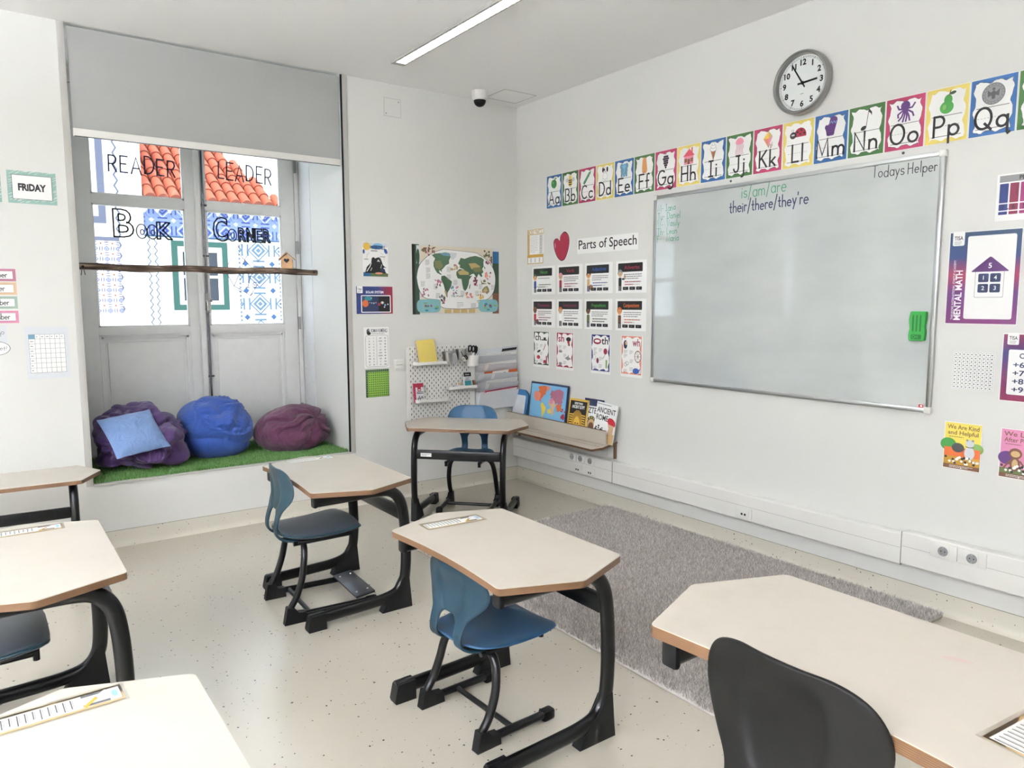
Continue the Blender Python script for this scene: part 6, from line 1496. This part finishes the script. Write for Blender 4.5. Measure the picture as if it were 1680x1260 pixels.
def socket(u, z, w_, h, dep, lab, kind='schuko', grp=None):
    t = empty('power_socket' if kind == 'schuko' else 'data_socket', (-dep, -u, z), RIGHT, lab, 'socket', grp)
    b = MB(); b.bev((0, -.004, 0), (w_, .008, h), 'white_plastic', .002); b.build('plate', t)
    b = MB()
    if kind == 'schuko':
        b.bev((0, -.009, 0), (min(.055, w_*.8), .004, h*.86), 'white_plastic', .0015); b.build('insert', t)
        b = MB(); b.lathe([(.0225, .0108), (.0222, .0128), (.0200, .0132), (.0195, .0116), (0, .0114)], 'coin', 24, (0, 0, 0), 'Y')
        for x in (-.0085, .0085): b.lathe([(0, .0120), (.0030, .0119)], 'ink', 10, (x, 0, 0), 'Y')
        for z_ in (-.0175, .0175): b.box((0, -.0118, z_), (.005, .002, .004), 'alu')
        b.build('well', t)
    else:
        b.bev((0, -.009, 0), (w_*.7, .003, h*.7), 'white_plastic', .001); b.build('insert', t)
        b = MB()
        for x in (-.012, .010): b.box((x, -.0105, -.006), (.012, .002, .012), 'ink')
        b.build('port', t)
for u, lab in ((.782, 'power socket under the book shelf, leftmost of the row of three'), (.877, 'power socket under the book shelf, middle of the row of three'), (.985, 'power socket under the book shelf, rightmost of the row of three')): socket(u, .318, .085, .055, .052, lab, 'schuko', 'sockets under the book shelf')
for u, lab in ((.845, 'left data socket below the three power sockets'), (.985, 'right data socket below the three power sockets')): socket(u, .236, .09, .05, .052, lab, 'data', 'data sockets under the book shelf')
socket(2.336, .243, .105, .062, .054, 'data socket in the trunking below the middle of the whiteboard', 'data')
socket(3.443, .322, .118, .072, .058, 'left power socket in the trunking at the right edge of the picture', 'schuko', 'sockets at the right edge')
socket(3.566, .322, .118, .072, .058, 'right power socket in the trunking at the right edge of the picture', 'schuko', 'sockets at the right edge')

# ------------------------------------------------------------------ laminated strips taped to the desks
def strip(lab, x, y, z, rz, L=.36, W_=.062, pen=True, faded=False):
    s = Sheet(); M = Matrix.Rotation(-PI/2, 4, 'X')       # lay the sheet flat, print upwards
    s.T = M; s.base(-L/2, -W_/2, L/2, W_/2, 'tan' if not faded else 'paper', .0006)
    s.rect(-L/2+.008, -W_/2+.007, L/2-.008, W_/2-.007, 'paper'); c_ = 'grey_ink' if faded else 'dark_grey_ink'
    for k in range(11):
        x0 = -L/2+.014+k*.020
        s.rect(x0, -W_/2+.010+.004*((k*7) % 3), x0+.0035, W_/2-.012, c_); s.rect(x0+.006, -W_/2+.02, x0+.0075, W_/2-.014, 'grey_ink')
    px = L/2-.115
    s.rect(px, W_/2-.016, px+.075, W_/2-.008, c_); s.rect(px, -W_/2+.008, px+.075, -W_/2+.016, c_)
    s.st([(px+.006, -W_/2+.010), (px+.05, W_/2-.022)], .010, 'ochre' if pen else 'grey_ink'); s.st([(px+.045, W_/2-.026), (px+.07, W_/2-.012)], .012, 'pale_grey'); s.rect(px+.078, -W_/2+.008, L/2-.008, W_/2-.008, 'pale_grey'); s.ell(px+.092, 0, .008, .014, 'sky_ink')
    o = s.build('name_strip'); b = MB(); b.box((0, 0, .0011), (L+.02, W_+.014, .0004), 'clear_film'); b.build('tape', o)
    o.location = (x, y, z); o.rotation_euler = (0, 0, rz); tag(o, lab, 'name strip', 'printed strips taped to the desks')
    o.scale = (.667, 1.15, 1); return o
strip('printed strip taped to the far end of the desk below the ledge, barely legible', -2.25, -1.180, .6453, 0, faded=True)
strip('printed strip with pencil picture taped to the middle desk', -2.222, -2.608, .6453, D(-3))
strip('printed strip with pencil picture taped to the desk at the left edge', -3.555, -1.775, .6453, D(0))
strip('printed strip with orange pencil, shiny tape at its right end, on the bottom left desk', -3.560, -3.245, .6453, D(2))
strip('printed strip at the right edge of the taller desk at bottom right', -2.238, -4.535, .7703, D(-6))
mat('pink_stain', '#c0aba4', .45, var=.03)
s = Sheet(.0); s.T = Matrix.Rotation(-PI/2, 4, 'X'); s.pl([(x*.9, z*.5+.3*x) for x, z in arc(0, 0, .03, .02, 0, 360, 24)[:-1]], 'pink_stain')
o = s.build('stain'); o.parent = d_all[4]; o.location = (-.13, -.115, .6453)
